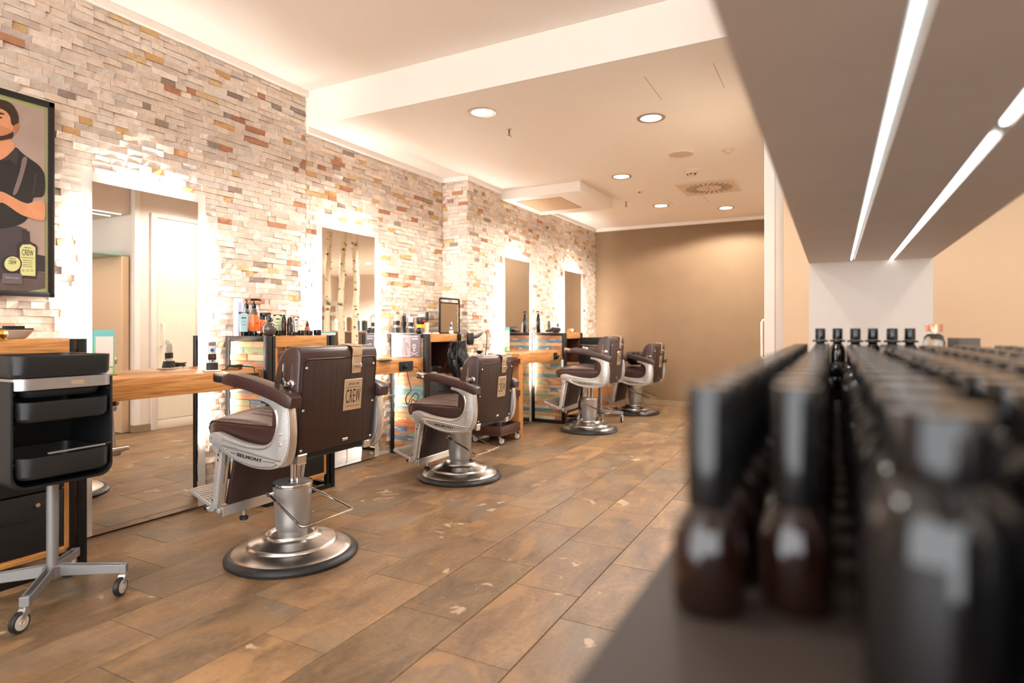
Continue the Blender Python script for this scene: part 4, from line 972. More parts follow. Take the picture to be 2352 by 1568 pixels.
for r_, (x, nm, ys) in enumerate(((0.048, 'innermost', 0.37), (0.125, 'second', 0.25), (0.202, 'third', 0.28), (0.279, 'fourth', 0.34), (0.356, 'outermost', 0.42))):
    k = 0; y = ys
    while y < (1.82 if r_ else 1.70):
        product('black', x+random.uniform(-.003,.003), y, SHZ, '%s wide black bottle from the camera in the %s right-hand file' % (ORD[k], nm), G2, random.uniform(0, 6))
        y += 0.086; k += 1
G3 = 'six tall capped bottles at the far end of the shelf'
for k in range(6):
    x = -0.027 + 0.0405*k
    product('tall', x*1.12-0.004, 2.02+0.035*(k % 2), SHZ, ['leftmost', 'second from left', 'third from left', 'fourth from left', 'fifth from left', 'rightmost'][k] + ' of the six tall black-capped bottles by the end panel', G3, random.uniform(0, 6))
for k in range(4):
    product('jar', -0.085+0.082*k, 1.925, SHZ, ['leftmost', 'second from left', 'third from left', 'rightmost'][k] + ' black jar standing before the six tall bottles', 'black jars near the shelf end')
t = thing('glass_bottle', 'clear glass bottle with a rose gold cap at the shelf end', 'bottle', (0.262, 2.16, SHZ))
MB().lathe([(0.0005,0),(0.026,0),(0.028,0.004),(0.028,0.155),(0.024,0.172),(0.016,0.180),(0.016,0.186)], n=28, cap=False).build('body', GLASSM, t)
MB().lathe([(0.0005,0.186),(0.022,0.186),(0.022,0.206),(0.021,0.208),(0.0005,0.208)], n=28, cap=False).build('cap', mat('rose_gold', (226, 170, 140), 0.3, 0.8), t)
for k, (x, y, wd) in enumerate(((0.315, 2.2, 0.03), (0.345, 2.15, 0.05))):
    t = thing('card_holder', ('small' if k == 0 else 'wider') + ' dark card holder right of the clear glass bottle', 'card holder', (x, y, SHZ))
    MB().prism([(-0.012,0),(0.012,0),(0.012,0.006),(0.002,0.168),(-0.002,0.168)], -wd/2, wd/2, 'yz').build('card', mat('card_grey', (92, 80, 72), 0.5), t, bevel=0.001)
    MB().box(-wd/2-0.004, wd/2+0.004, -0.014, 0.014, 0, 0.005).build('foot', BLACKP, t)

# ================================================================== POSTER
XPO = XW+0.045
pt = thing('wall_poster', 'framed advertising poster of a man in a dark shirt on the stone wall', 'poster', (XPO, 1.27, 1.26))
PZ = 1.262
def pz(u, v):
    y, z = at_x(u, v, XPO); return (y-1.27, z-1.26)
def player(name, pts, m_, depth, parent=pt, px=True):
    q = [pz(*p) for p in pts] if px else pts
    if any(k in name for k in ('face', 'hair', 'ear', 'beard', 'neck', 'shirt', 'arm', 'suspender', 'brow', 'eye', 'cheek', 'nose', 'trousers')):
        for _ in range(3):      # corner cutting rounds the drawn outline
            q = [p for i in range(len(q)) for p in ((0.75*q[i][0]+0.25*q[(i+1) % len(q)][0], 0.75*q[i][1]+0.25*q[(i+1) % len(q)][1]), (0.25*q[i][0]+0.75*q[(i+1) % len(q)][0], 0.25*q[i][1]+0.75*q[(i+1) % len(q)][1]))]
    return MB().prism(q, depth, depth+0.0006, 'yz').build(name, m_, parent, smooth=0)
yl, yr, zb, ztp = -0.36, at_x(123, 400, XPO)[0]-1.27, at_x(123, 683, XPO)[1]-1.26, at_x(123, 238, XPO)[1]-1.26
MB().box(-0.012, 0.0, yl, yr, zb, ztp).build('backing', mat('poster_green', (160, 160, 110), 0.6), pt, smooth=0)
fm = mat('poster_frame_black', (30, 26, 25), 0.4)
for a in ((yl, yr, ztp-0.028, ztp), (yl, yr, zb, zb+0.024), (yr-0.025, yr, zb, ztp), (yl, yl+0.025, zb, ztp)):
    MB().box(-0.014, 0.012, *a).build('frame_bar', fm, pt, bevel=0.002)
pr = at_x(103, 400, XPO)[0]-1.27; pb_ = at_x(103, 661, XPO)[1]-1.26; ptop = at_x(103, 256, XPO)[1]-1.26
MB().box(0.0, 0.001, yl+0.07, pr, pb_, ptop).build('print_background', mat('print_mauve', (166, 142, 130), 0.6, noise=0.12, nscale=5), pt, smooth=0)
SKIN = mat('print_skin', (206, 140, 102), 0.6, noise=0.1, nscale=14); SKIND = mat('print_skin_shaded', (176, 108, 74), 0.6)
HAIR = mat('print_hair', (58, 38, 28), 0.6, noise=0.2, nscale=40); SHIRT = mat('print_shirt', (42, 37, 36), 0.6, noise=0.12, nscale=12)
SUSP = mat('print_suspender', (122, 102, 98), 0.6); TROU = mat('print_trousers', (70, 62, 62), 0.6, noise=0.1, nscale=10); TABLE = mat('print_table', (96, 80, 76), 0.6, noise=0.15, nscale=14)
LBL = mat('print_label', (206, 204, 140), 0.6); BOTT = mat('print_bottle', (60, 48, 48), 0.6)
player('print_table', [(-60,640),(-60,690),(103,662),(103,626),(50,616),(-20,622)], TABLE, 0.0012)
player('print_shadow_block', [(84,584),(103,588),(103,625),(84,622)], mat('print_charcoal', (58, 50, 50), 0.6), 0.0014)
player('print_trousers', [(-60,520),(60,514),(62,560),(66,640),(-60,640)], TROU, 0.0016)
player('print_neck', [(-30,300),(30,322),(34,345),(4,390),(-40,400)], SKIN, 0.002)
player('print_shirt', [(-60,372),(0,372),(30,345),(36,336),(48,350),(64,362),(88,378),(98,392),(103,404),(103,454),(76,452),(74,462),(60,520),(-60,530)], SHIRT, 0.0026)
player('print_face', [(-40,236),(10,236),(26,262),(34,284),(32,312),(20,318),(0,322),(-30,320),(-50,290)], SKIN, 0.0032)
player('print_beard', [(-50,310),(0,314),(24,306),(30,300),(30,316),(18,320),(-4,324),(-50,330)], HAIR, 0.0036)
player('print_brow', [(-30,256),(4,258),(12,264),(2,263),(-30,261)], HAIR, 0.0036)
player('print_eye', [(-10,268),(0,268),(6,271),(0,273),(-10,272)], HAIR, 0.0036)
player('print_cheek', [(-10,284),(4,290),(20,296),(30,300),(28,308),(10,312),(-10,310)], mat('print_skin_mid', (190, 122, 86), 0.6), 0.0034)
player('print_hand', [(-40,440),(-6,436),(8,446),(10,458),(0,466),(-40,470)], SKIN, 0.005)
player('print_sleeve_fold', [(78,400),(84,398),(80,430),(76,450),(72,448),(76,424)], mat('print_fold', (58, 52, 50), 0.6), 0.0034)
player('print_collar', [(2,372),(30,346),(38,340),(42,360),(36,380),(20,366)], mat('print_fold', (58, 52, 50)), 0.0030)
player('print_ear', [(28,290),(36,283),(42,286),(42,296),(36,304),(30,304)], SKIND, 0.0038)
player('print_hair', [(-50,250),(-50,222),(-20,226),(10,230),(26,238),(36,252),(42,268),(42,284),(36,284),(30,290),(24,284),(23,268),(12,254),(-10,246)], HAIR, 0.004)
player('print_suspender', [(50,360),(62,360),(60,376),(50,412),(38,446),(26,450),(36,420),(46,390)], SUSP, 0.0038)
player('print_arm', [(103,458),(78,462),(60,470),(20,448),(0,438),(-40,440),(-40,470),(0,462),(20,474),(44,492),(66,500),(90,508),(100,506),(103,500)], SKIN, 0.0042)
player('print_pump', [(53,530),(57,530),(57,525),(60,525),(60,530),(67,532),(68,556),(53,552)], BOTT, 0.0042)
player('print_bottle', [(40,566),(44,557),(56,553),(70,556),(82,562),(85,568),(83,640),(42,636)], BOTT, 0.0044)
player('print_label', [(44,570),(50,562),(68,561),(80,568),(80,634),(46,632)], LBL, 0.0052)
ell = [(27+22*math.cos(a), 606+20*math.sin(a)) for a in [2*PI*i/24 for i in range(24)]]
ell2 = [(27+18.5*math.cos(a), 606+17*math.sin(a)) for a in [2*PI*i/24 for i in range(24)]]
player('print_tin', ell, BOTT, 0.0056); player('print_tin_label', ell2, LBL, 0.0064)
player('print_tin_box', [(4,628),(48,628),(50,652),(2,651)], mat('print_tin_grey', (104, 92, 100), 0.6), 0.0058)
def ptext(s, u, v, size, sx, d, m_=INK, spc=1.0):
    y, z = pz(u, v); text('print_lettering', s, size, facing((d, y, z), (0,1,0), (0,0,1)), m_, pt, 0.0002, sx=sx, space=spc)
ptext('CREW', 62, 581, 0.040, 0.42, 0.0062); ptext('AMERICAN', 62, 569, 0.008, 0.6, 0.0062, spc=1.3)
ptext('CREW', 27, 603, 0.026, 0.42, 0.0074); ptext('AMERICAN', 27, 594, 0.007, 0.8, 0.0074)
ptext('AMERICAN CREW', 26, 638, 0.008, 0.9, 0.0068, LBL)
for k, v in enumerate((592, 598, 603, 608, 612)):
    y, z = pz(62, v); MB().box(0.0058, 0.0063, y-(0.028 if k == 0 else 0.02), y+(0.028 if k == 0 else 0.02), z-0.0012, z+0.0006).build('print_rule', INK, pt, smooth=0)
for k in range(3):
    y, z = pz(52+10*k, 621); MB().lathe([(0.0005,0.0062),(0.007,0.0060),(0.007,0.0054)], (0,y,z), 12, 'x', cap=False).build('print_badge', mat('print_badge', (176, 174, 122), 0.6), pt)

# ================================================================== SMALL THINGS ON THE STATIONS
CT, ST = 0.8508, 1.0558             # counter top, cabinet top
def yat(u, X): r = ray(u); return X*r[1]/r[0]
def lathe_thing(name, label, cat, loc, parts, group=None, n=20, rz=0):
    t = thing(name, label, cat, loc, rz, group)
    for nm, prof, m_ in parts: MB().lathe(prof, n=n, cap=False).build(nm, m_, t, smooth=40)
    return t
GB = 'grooming products on the cabinet behind the nearest chair'
def pump_head(t, z, m_=CAPM, s=1.0, ang=0.0):
    q = MB().lathe([(0.0005,z),(0.014*s,z),(0.015*s,z+0.004),(0.015*s,z+0.022*s),(0.007*s,z+0.030*s),(0.005*s,z+0.034*s),(0.005*s,z+0.046*s),(0.0005,z+0.047*s)], n=14, cap=False)
    q.tube([(-0.016*s,0,z+0.049*s),(0.012*s,0,z+0.050*s),(0.034*s,0,z+0.048*s),(0.040*s,0,z+0.042*s)], [0.006*s,0.006*s,0.004*s,0.0035*s], 8)
    o = q.build('pump_head', m_, t); o.rotation_euler = (0, 0, ang); return o
def tube_bottle(name, label, x, u, h, wd, m_, capm, caph, crimp=None):
    """squeeze tube standing on its cap"""
    t = thing(name, label, 'tube', (x, yat(u, x), ST), math.radians(-38), GB)
    MB().lathe([(0.0005,0),(wd*0.40,0),(wd*0.42,caph)], n=20, cap=False).lathe([(0.0005,caph*0.999),(wd*0.42,caph)], n=20, cap=False).build('cap', capm, t)
    secs = []
    for k in range(7):
        a = k/6; z = caph+(h-caph)*a; rx = wd*0.40*(1-a)+0.003*a; ry = wd*0.42*(1-a)+wd*0.52*a
        secs.append([(rx*math.cos(2*PI*i/20), ry*math.sin(2*PI*i/20), z) for i in range(20)])
    MB().loft(secs).build('body', m_, t, smooth=60)
    MB().box(-0.0035, 0.0035, -wd*0.53, wd*0.53, h-0.012, h).build('crimp', crimp or m_, t, bevel=0.001)
    for k in range(3): MB().box(wd*0.36-0.10*wd*k, wd*0.362-0.10*wd*k, -wd*0.22, wd*0.22, caph+0.35*(h-caph)+0.02*k, caph+0.35*(h-caph)+0.02*k+(0.008 if k == 2 else 0.002)).build('print_line', INK, t, smooth=0)
    return t
ORANGE = mat('orange_liquid', (236, 116, 40), 0.15, coat=0.5); LBLUE = mat('pale_blue_tube', (168, 200, 208), 0.4); LGREEN = mat('pale_green_tube', (196, 214, 168), 0.4)
WPL = mat('white_plastic', (232, 232, 230), 0.35); BLW = mat('blue_white_can', (186, 200, 220), 0.3); SMOKE = mat('smoked_glass', (92, 84, 76), 0.08, 0.25, coat=0.6); SILT = mat('silver_tube', (206, 204, 200), 0.3, 0.4)
x = -3.36
lathe_thing('spray_can', 'tall pale blue and white can at the left of the bottle group', 'can', (-3.37, yat(547,-3.37), ST), [('body', [(0.0005,0),(0.025,0),(0.027,0.004),(0.027,0.205),(0.024,0.215)], BLW), ('cap', [(0.0245,0.213),(0.0245,0.236),(0.022,0.24),(0.0005,0.24)], WPL), ('base_ring', [(0.0275,0.0),(0.0278,0.012),(0.027,0.014)], SILVER)], GB)
t = lathe_thing('pump_bottle', 'dark clear pump bottle with black head behind the blue tube', 'bottle', (-3.40, yat(566,-3.40), ST), [('body', [(0.0005,0),(0.028,0),(0.030,0.005),(0.030,0.150),(0.024,0.170),(0.015,0.178)], SMOKE)], GB); pump_head(t, 0.178, ang=2.2, s=1.1)
t = lathe_thing('pump_bottle', 'orange pump bottle with a black pump head', 'bottle', (-3.27, yat(583,-3.27), ST+0.0), [('base', [(0.0005,0),(0.027,0),(0.029,0.004),(0.029,0.030)], BLKG), ('body', [(0.029,0.031),(0.033,0.045),(0.030,0.120),(0.0285,0.135)], ORANGE), ('shoulder', [(0.0285,0.136),(0.027,0.155),(0.016,0.176)], SMOKE)], GB); pump_head(t, 0.176, ang=0.7, s=1.1)
MB().box(0.0325, 0.0335, -0.012, 0.012, 0.078, 0.082).build('print_line', INK, t, smooth=0)
tube_bottle('squeeze_tube', 'pale blue squeeze tube with dark print and black crimp', -3.29, 560, 0.150, 0.056, LBLUE, BLKG, 0.026, BLACKP)
lathe_thing('orange_bottle', 'orange lotion bottle partly behind the smoked globe bottle', 'bottle', (-3.28, yat(603,-3.28), ST), [('body', [(0.0005,0),(0.024,0),(0.026,0.03),(0.025,0.095),(0.018,0.105)], mat('coral_liquid', (232, 120, 72), 0.2)), ('cap', [(0.019,0.103),(0.019,0.125),(0.0005,0.126)], CAPM)], GB)
t = lathe_thing('globe_sprayer', 'round smoked globe spray bottle with a tapered black neck', 'bottle', (-3.13, yat(618.5,-3.13), ST), [('body', [(0.0005,0.0),(0.020,0.0),(0.034,0.010),(0.042,0.026),(0.0445,0.042),(0.042,0.058),(0.034,0.074),(0.022,0.084),(0.013,0.090)], SMOKE), ('neck', [(0.0135,0.088),(0.0150,0.091),(0.011,0.112),(0.010,0.128),(0.005,0.134),(0.0005,0.135)], CAPM)], GB, n=28)
t = thing('trigger_sprayer', 'dark trigger spray bottle behind the globe bottle', 'bottle', (-3.34, yat(613,-3.34), ST), 0.9, GB)
MB().lathe([(0.0005,0),(0.026,0),(0.027,0.004),(0.027,0.10),(0.014,0.125)], n=18, cap=False).build('body', SMOKE, t)
MB().rbox(-0.045, 0.03, -0.010, 0.010, 0.125, 0.152, 0.005, 2).lathe([(0.012,0.120),(0.012,0.135)], n=12).tube([(0.02,0,0.13),(0.034,0,0.105),(0.032,0,0.09)], 0.004, 6).build('trigger_head', CAPM, t)
tube_bottle('squeeze_tube', 'pale green squeeze tube with a black flip cap on top', -3.27, 638, 0.140, 0.050, LGREEN, BLKG, 0.026, BLACKP)
lathe_thing('slim_bottle', 'slim black bottle with a pointed cap beside the green tube', 'bottle', (-3.22, yat(652,-3.22), ST), [('body', [(0.0005,0),(0.015,0),(0.016,0.004),(0.016,0.092),(0.013,0.1)], BLKG), ('cap', [(0.0135,0.098),(0.0135,0.112),(0.007,0.138),(0.0005,0.140)], CAPM)], GB)
lathe_thing('serum_bottle', 'short dark brown bottle with a rounded black cap', 'bottle', (-3.20, yat(666,-3.20), ST+0.0), [('base', [(0.0005,0),(0.019,0),(0.020,0.003),(0.020,0.02)], BLKG), ('body', [(0.020,0.021),(0.020,0.078),(0.014,0.090)], AMBER), ('cap', [(0.0155,0.088),(0.0155,0.112),(0.010,0.122),(0.0005,0.124)], CAPM)], GB)
tube_bottle('squeeze_tube', 'silver squeeze tube with a rust-red crimped end', -3.20, 680, 0.128, 0.038, SILT, BLKG, 0.024, mat('rust_crimp', (176, 84, 54), 0.5))
lathe_thing('dropper_bottle', 'small clear and red dropper bottle at the right of the group', 'bottle', (-3.17, yat(706,-3.17), ST), [('body', [(0.0005,0),(0.018,0),(0.019,0.004),(0.019,0.036)], AMBER), ('liquid_band', [(0.0185,0.0365),(0.0175,0.050),(0.012,0.060)], mat('red_label', (206, 74, 44), 0.3)), ('cap', [(0.0105,0.059),(0.0105,0.082),(0.005,0.085),(0.004,0.098),(0.0005,0.099)], CAPM)], GB)
for k, (u, r, h) in enumerate(((573, 0.016, 0.028), (585, 0.017, 0.028), (597, 0.019, 0.030), (640, 0.018, 0.034), (672, 0.025, 0.022), (692, 0.020, 0.034), (711, 0.022, 0.032), (729, 0.026, 0.038))):
    r0, r1 = ray(u); X = min(-3.125, (2.625+r)*r0/r1)
    nb = ['between the blue tube and the orange pump bottle', 'below the orange pump bottle', 'left of the globe bottle', 'right of the globe bottle', 'before the short brown bottle', 'left of the dropper bottle', 'before the dropper bottle', 'at the right end of the group, largest'][k]
    lathe_thing('pomade_jar', 'low black pomade jar ' + nb, 'jar', (X, yat(u, X), ST), [('body', [(0.0005,0),(r*0.95,0),(r,0.003),(r,h*0.6)], BLKG), ('lid', [(r*1.03,h*0.58),(r*1.03,h*0.97),(r*0.97,h),(0.0005,h)], CAPM if k != 2 else SILVER)], 'low pomade jars on the cabinet edge')
t = thing('booklet', 'small teal and white booklet lying at the right end of the cabinet', 'booklet', (-3.26, yat(751,-3.26), ST), 0.2)
MB().box(-0.05, 0.05, -0.035, 0.035, 0, 0.016).build('pages', WPL, t, smooth=0); MB().box(-0.052, 0.052, -0.037, 0.037, 0.0162, 0.0225).build('cover', mat('teal_cover', (96, 190, 184), 0.5), t, smooth=0)

# hair clipper on its charging stand, with cord and adapter
def clipper(label, loc, rz, m1, m2, group=None, tilt=0.0, scale=1.0, letters=None, stand=True, big=False):
    t = thing('hair_clipper', label, 'hair clipper', loc, rz, group)
    sc = scale
    secs = []
    for z, wx, wy in ((0.012,0.030,0.040),(0.03,0.030,0.040),(0.06,0.027,0.036),(0.10,0.027,0.038),(0.135,0.026,0.040),(0.150,0.020,0.040)):
        secs.append([(a*sc, b*sc, z*sc) for a, b in [(p[0]*1.0, p[1]) for p in rounded_rect(wx, wy, 0.009)]])
    MB().loft(secs).build('body', m1, t, smooth=50)
    MB().rbox(-0.0165*sc, 0.0165*sc, -0.0212*sc, 0.0212*sc, 0.066*sc, 0.102*sc, 0.004*sc, 1).build('grip_band', m2, t)
    MB().prism([(-0.010*sc,0.150*sc),(0.010*sc,0.150*sc),(0.013*sc,0.168*sc),(0.009*sc,0.171*sc)], -0.019*sc, 0.019*sc).build('blade', SILVER, t)
    for k in range(6): MB().box(0.009*sc, 0.0115*sc, (-0.017+0.006*k)*sc, (-0.0145+0.006*k)*sc, 0.170*sc, 0.176*sc).build('tooth', SILVER, t, smooth=0)
    if stand:
        MB().prism([(-0.03*sc,0.0),(0.035*sc,0.0),(0.030*sc,0.010*sc),(0.021*sc,0.05*sc),(-0.021*sc,0.05*sc),(-0.026*sc,0.010*sc)], -0.030*sc, 0.030*sc).build('charging_foot', m2, t, bevel=0.003)
        MB().rbox(*((-0.045*sc, 0.055*sc, -0.046*sc, 0.046*sc) if letters else (-0.031*sc, 0.036*sc, -0.031*sc, 0.031*sc)), 0.0, 0.009*sc, 0.003*sc, 1).build('base_plate', WPL, t)
        MB().lathe([(0.0005,0.0245*sc),(0.004*sc,0.0240*sc),(0.005*sc,0.020*sc)], (0,0,0.062*sc), 10, 'x', cap=False).build('indicator', INK, t)
    if letters:
        text('lettering', letters, 0.015*sc, facing((0.0168*sc, 0, 0.085*sc), (0,1,0), (0,0,1)), mat('red_print', (196, 48, 40), 0.5), t, 0.0003)
        MB().lathe([(0.0005,0.0158*sc),(0.010*sc,0.0155*sc),(0.0105*sc,0.0125*sc)], (0,0,0.124*sc), 16, 'x', cap=False).build('blue_badge', mat('badge_blue', (40, 92, 178), 0.4), t)
    return t
clipper('silver and black hair clipper upright on a white charging base on the nearest counter', (-3.235, yat(487,-3.235), CT), math.radians(-30), mat('clipper_silver', (204, 202, 198), 0.3, 0.3), BLACKP, letters='TRE')
def cord(name, label, pts, r=0.0028, m_=BLACKP, cat='cord', smooth=4):
    P_ = [Vector(p) for p in pts]; out = []
    for i in range(len(P_)-1):
        p0, p1, p2, p3 = P_[max(i-1,0)], P_[i], P_[i+1], P_[min(i+2,len(P_)-1)]
        for k in range(smooth):
            a = k/smooth
            out.append(0.5*((2*p1)+(-p0+p2)*a+(2*p0-5*p1+4*p2-p3)*a*a+(-p0+3*p1-3*p2+p3)*a**3))
    out.append(P_[-1])
    return tag(MB().tube(out, r, 6).build(name, m_), label, cat)
yc = yat(540, -3.16)
loops = []
for k in range(26):
    a = k*0.9; loops.append((-3.17+0.022*math.cos(a)+0.004*math.sin(k*2.1), yc+0.055*math.sin(a)+0.004*math.cos(k*1.7), CT+0.005+0.0010*k+0.004*abs(math.sin(k*1.3))))
cord('coiled_cord', 'black cord bundled in a coil on the counter beside the clipper', [(-3.24, yat(500,-3.24), CT+0.004), (-3.22, yat(515,-3.22), CT+0.004)] + loops + [(-3.10, yc+0.07, CT+0.02), (-3.10, yc+0.085, CT+0.006), (-3.092, yc+0.085, 0.832)])
t = thing('power_adapter', 'black plug adapter in the socket on the nearest counter front', 'adapter', (-3.125, yc+0.085, 0.785)); MB().rbox(0.0125, 0.05, -0.028, 0.028, -0.03, 0.03, 0.006, 1).build('body', BLACKP, t); MB().tube([(0.03,0,0.03),(0.03,0,0.045)], 0.006, 8).build('strain_relief', BLACKP, t)
def socket(y, x, label, n=2):
    t = thing('power_socket', label, 'socket', (x, y, 0.792), 0, 'black sockets on the counter fronts')
    MB().rbox(0.0005, 0.012, -0.044*n, 0.044*n, -0.040, 0.040, 0.004, 1).build('plate', BLACKP, t)
    for k in range(n):
        MB().lathe([(0.0005,0.006),(0.018,0.006),(0.020,0.0135),(0.023,0.0135),(0.024,0.012)], (0, (k-(n-1)/2)*0.08, 0), 18, 'x', cap=False).build('outlet', BLACKP, t)
    return t
socket(yc+0.045, -3.125, 'black double socket on the front of the nearest counter')
y2 = yat(932, -3.125); socket(y2, -3.125, 'black double socket on the front of the second counter')
y3 = yat(1275, -2.78); socket(y3, -2.78, 'black socket on the front of the third counter', 1)
# plugs and dangling leads at the second and third counters
for k, (y, x, lb) in enumerate(((y2-0.03, -3.105, 'black angled plug in the second counter socket'), (y3, -2.76, 'black round plug in the third counter socket'))):
    t = thing('mains_plug', lb, 'plug', (x-0.02, y, 0.792)); MB().lathe([(0.0005,0.045),(0.014,0.044),(0.019,0.035),(0.020,0.0125),(0.0005,0.0124)], n=16, axis='x', cap=False).build('body', BLACKP, t); MB().tube([(0.035,0,-0.012),(0.037,0,-0.035)], 0.006, 8).build('strain_relief', BLACKP, t)
z0 = 0.75
cord('looped_lead', 'black lead tied in a bow below the second counter socket', [(-3.09,y2-0.03,0.75),(-3.07,y2-0.032,0.68),(-3.05,y2-0.03,0.60),(-3.05,y2-0.07,0.57),(-3.05,y2-0.10,0.53),(-3.05,y2-0.07,0.49),(-3.05,y2-0.03,0.53),(-3.05,y2+0.03,0.57),(-3.05,y2+0.07,0.54),(-3.05,y2+0.04,0.50),(-3.05,y2-0.01,0.52),(-3.05,y2-0.04,0.47),(-3.05,y2-0.06,0.43)], 0.004)
cord('hanging_lead', 'black lead hanging from the second counter socket down to the floor', [(-3.105,y2+0.045,0.79),(-3.06,y2+0.08,0.77),(-3.02,y2+0.12,0.68),(-3.02,y2+0.15,0.5),(-3.015,y2+0.15,0.3),(-3.0,y2+0.12,0.006),(-2.9,y2+0.1,0.006)], 0.0032)
cord('white_lead', 'pale grey lead sagging below the second counter', [(-3.20,y2-0.34,0.738),(-3.20,y2-0.30,0.66),(-3.19,y2-0.2,0.58),(-3.18,y2-0.12,0.56),(-3.18,y2-0.05,0.60),(-3.18,y2-0.02,0.738)], 0.003, mat('grey_cable', (176, 172, 180), 0.5))
cord('drooping_lead', 'dark green lead drooping from the third counter socket', [(-2.735,y3,0.755),(-2.74,y3-0.03,0.70),(-2.75,y3-0.12,0.655),(-2.76,y3-0.22,0.66),(-2.77,y3-0.30,0.70),(-2.80,y3-0.33,0.738)], 0.0035, mat('dark_green_cable', (40, 60, 50), 0.5))
t = thing('cord_tag', 'white plastic adapter dangling beside the third counter socket', 'adapter', (-2.755, y3+0.15, 0.70), 0.3); MB().rbox(-0.012, 0.012, -0.02, 0.02, -0.045, 0.045, 0.005, 1).build('body', WPL, t); MB().tube([(0,0,0.045),(0.004,-0.05,0.07),(0.0,-0.13,0.085)], 0.003, 6).build('lead', WPL, t)

# sign cards leaning against the mirrors (code area left blank)
def sign_card(label, x, yl_, yr_, z0, z1):
    t = thing('sign_card', label, 'sign', (x, (yl_+yr_)/2, z0), 0, 'teal sign cards at the mirrors')
    h = z1-z0; w_ = (yr_-yl_)/2
    m_ = bpy.data.materials.get('sign_gradient')
    if m_ is None:
        m_ = bpy.data.materials.new('sign_gradient'); m_.use_nodes = True; nt = m_.node_tree
        tc = nt.nodes.new('ShaderNodeTexCoord'); sx = nt.nodes.new('ShaderNodeSeparateXYZ'); r = nt.nodes.new('ShaderNodeValToRGB')
        nt.links.new(tc.outputs['Generated'], sx.inputs[0]); nt.links.new(sx.outputs['Z'], r.inputs[0])
        r.color_ramp.elements[0].color = (*lin((140, 196, 96)), 1); r.color_ramp.elements[1].color = (*lin((112, 200, 208)), 1)
        nt.links.new(r.outputs[0], nt.nodes['Principled BSDF'].inputs['Base Color'])
    MB().box(0.0, 0.004, -w_, w_, 0, h).build('card', m_, t, smooth=0)
    MB().box(0.004, 0.0046, -w_*0.86, w_*0.86, h*0.2, h*0.86).build('white_panel', WPL, t, smooth=0)
    MB().box(0.004, 0.0046, w_*0.1, w_*0.82, h*0.03, h*0.16).build('small_panel', mat('pale_panel', (226, 222, 214), 0.6), t, smooth=0)
    MB().box(0.0, 0.03, -w_, w_, -0.0, 0.003).build('foot', GLASSM, t, smooth=0)
    return t
ya, za = at_x(215, 758, -3.436); yb_, _ = at_x(262, 758, -3.436)
sign_card('teal and green sign card with a blank white field at the nearest mirror', -3.436, ya, yb_, CT, za)
ya, za = at_x(1160, 751, -3.141); yb_, _ = at_x(1170, 751, -3.141)
sign_card('teal and white sign card at the left edge of the third mirror', -3.141, ya-0.02, yb_, CT, za)

# grey barber print leaning against the third cabinet
t = thing('barber_print', 'grey print with barber and skull figures leaning on the cape-hung cabinet', 'print', (-3.135, 4.238, CT))
DG = mat('print_grey', (120, 116, 126), 0.45); LG = mat('print_light_grey', (176, 172, 184), 0.45); VL = mat('print_pale', (206, 202, 212), 0.45)
MB().box(-0.31, 0.0, -0.012, -0.002, 0.0, 0.205).build('panel', DG, t, bevel=0.0015)
MB().box(-0.305, -0.10, -0.0128, -0.012, 0.005, 0.20).build('light_field', LG, t, smooth=0)
def fig(pts, m_, d=0.0134): return MB().prism(pts, -d, -d+0.0006).build('print_figure', m_, t, smooth=0)
MG = mat('print_mid_grey', (136, 132, 144), 0.45)
fig([(-0.20,0.02),(-0.19,0.10),(-0.215,0.11),(-0.21,0.075),(-0.225,0.08),(-0.225,0.125),(-0.185,0.135),(-0.175,0.15),(-0.165,0.15),(-0.155,0.135),(-0.12,0.125),(-0.115,0.08),(-0.13,0.07),(-0.135,0.10),(-0.145,0.10),(-0.13,0.02),(-0.155,0.02),(-0.165,0.07),(-0.175,0.02)], MG)
fig([(-0.17+0.016*math.cos(a), 0.158+0.018*math.sin(a)) for a in [2*PI*i/14 for i in range(14)]], MG)
fig([(-0.26,0.14),(-0.235,0.14),(-0.232,0.165),(-0.262,0.165)], MG)
fig([(-0.06+0.021*math.cos(a), 0.098+0.023*math.sin(a)) for a in [2*PI*i/18 for i in range(18)]], VL)
fig([(-0.073,0.072),(-0.047,0.072),(-0.050,0.052),(-0.070,0.052)], VL)
for sx in (-1, 1):
    fig([(-0.06+sx*0.008+0.006*math.cos(a), 0.098+0.006*math.sin(a)) for a in [2*PI*i/10 for i in range(10)]], DG, 0.014)
    fig([(-0.06-sx*0.042,0.022),(-0.06-sx*0.036,0.016),(-0.06+sx*0.042,0.044),(-0.06+sx*0.036,0.052)], VL)
for k in range(2):
    MB().box(-0.18+0.09*k, -0.02, -0.0134, -0.0128, 0.178-0.022*k, 0.192-0.022*k).build('print_band', VL, t, smooth=0)
t = thing('round_tray', 'flat dark round tray on the second counter', 'tray', (-3.18, yat(872,-3.18), CT)); MB().lathe([(0.0005,0),(0.10,0),(0.105,0.006),(0.100,0.007),(0.096,0.003),(0.0005,0.003)], n=32, cap=False).build('dish', mat('pewter', (90, 86, 84), 0.3, 0.6), t)

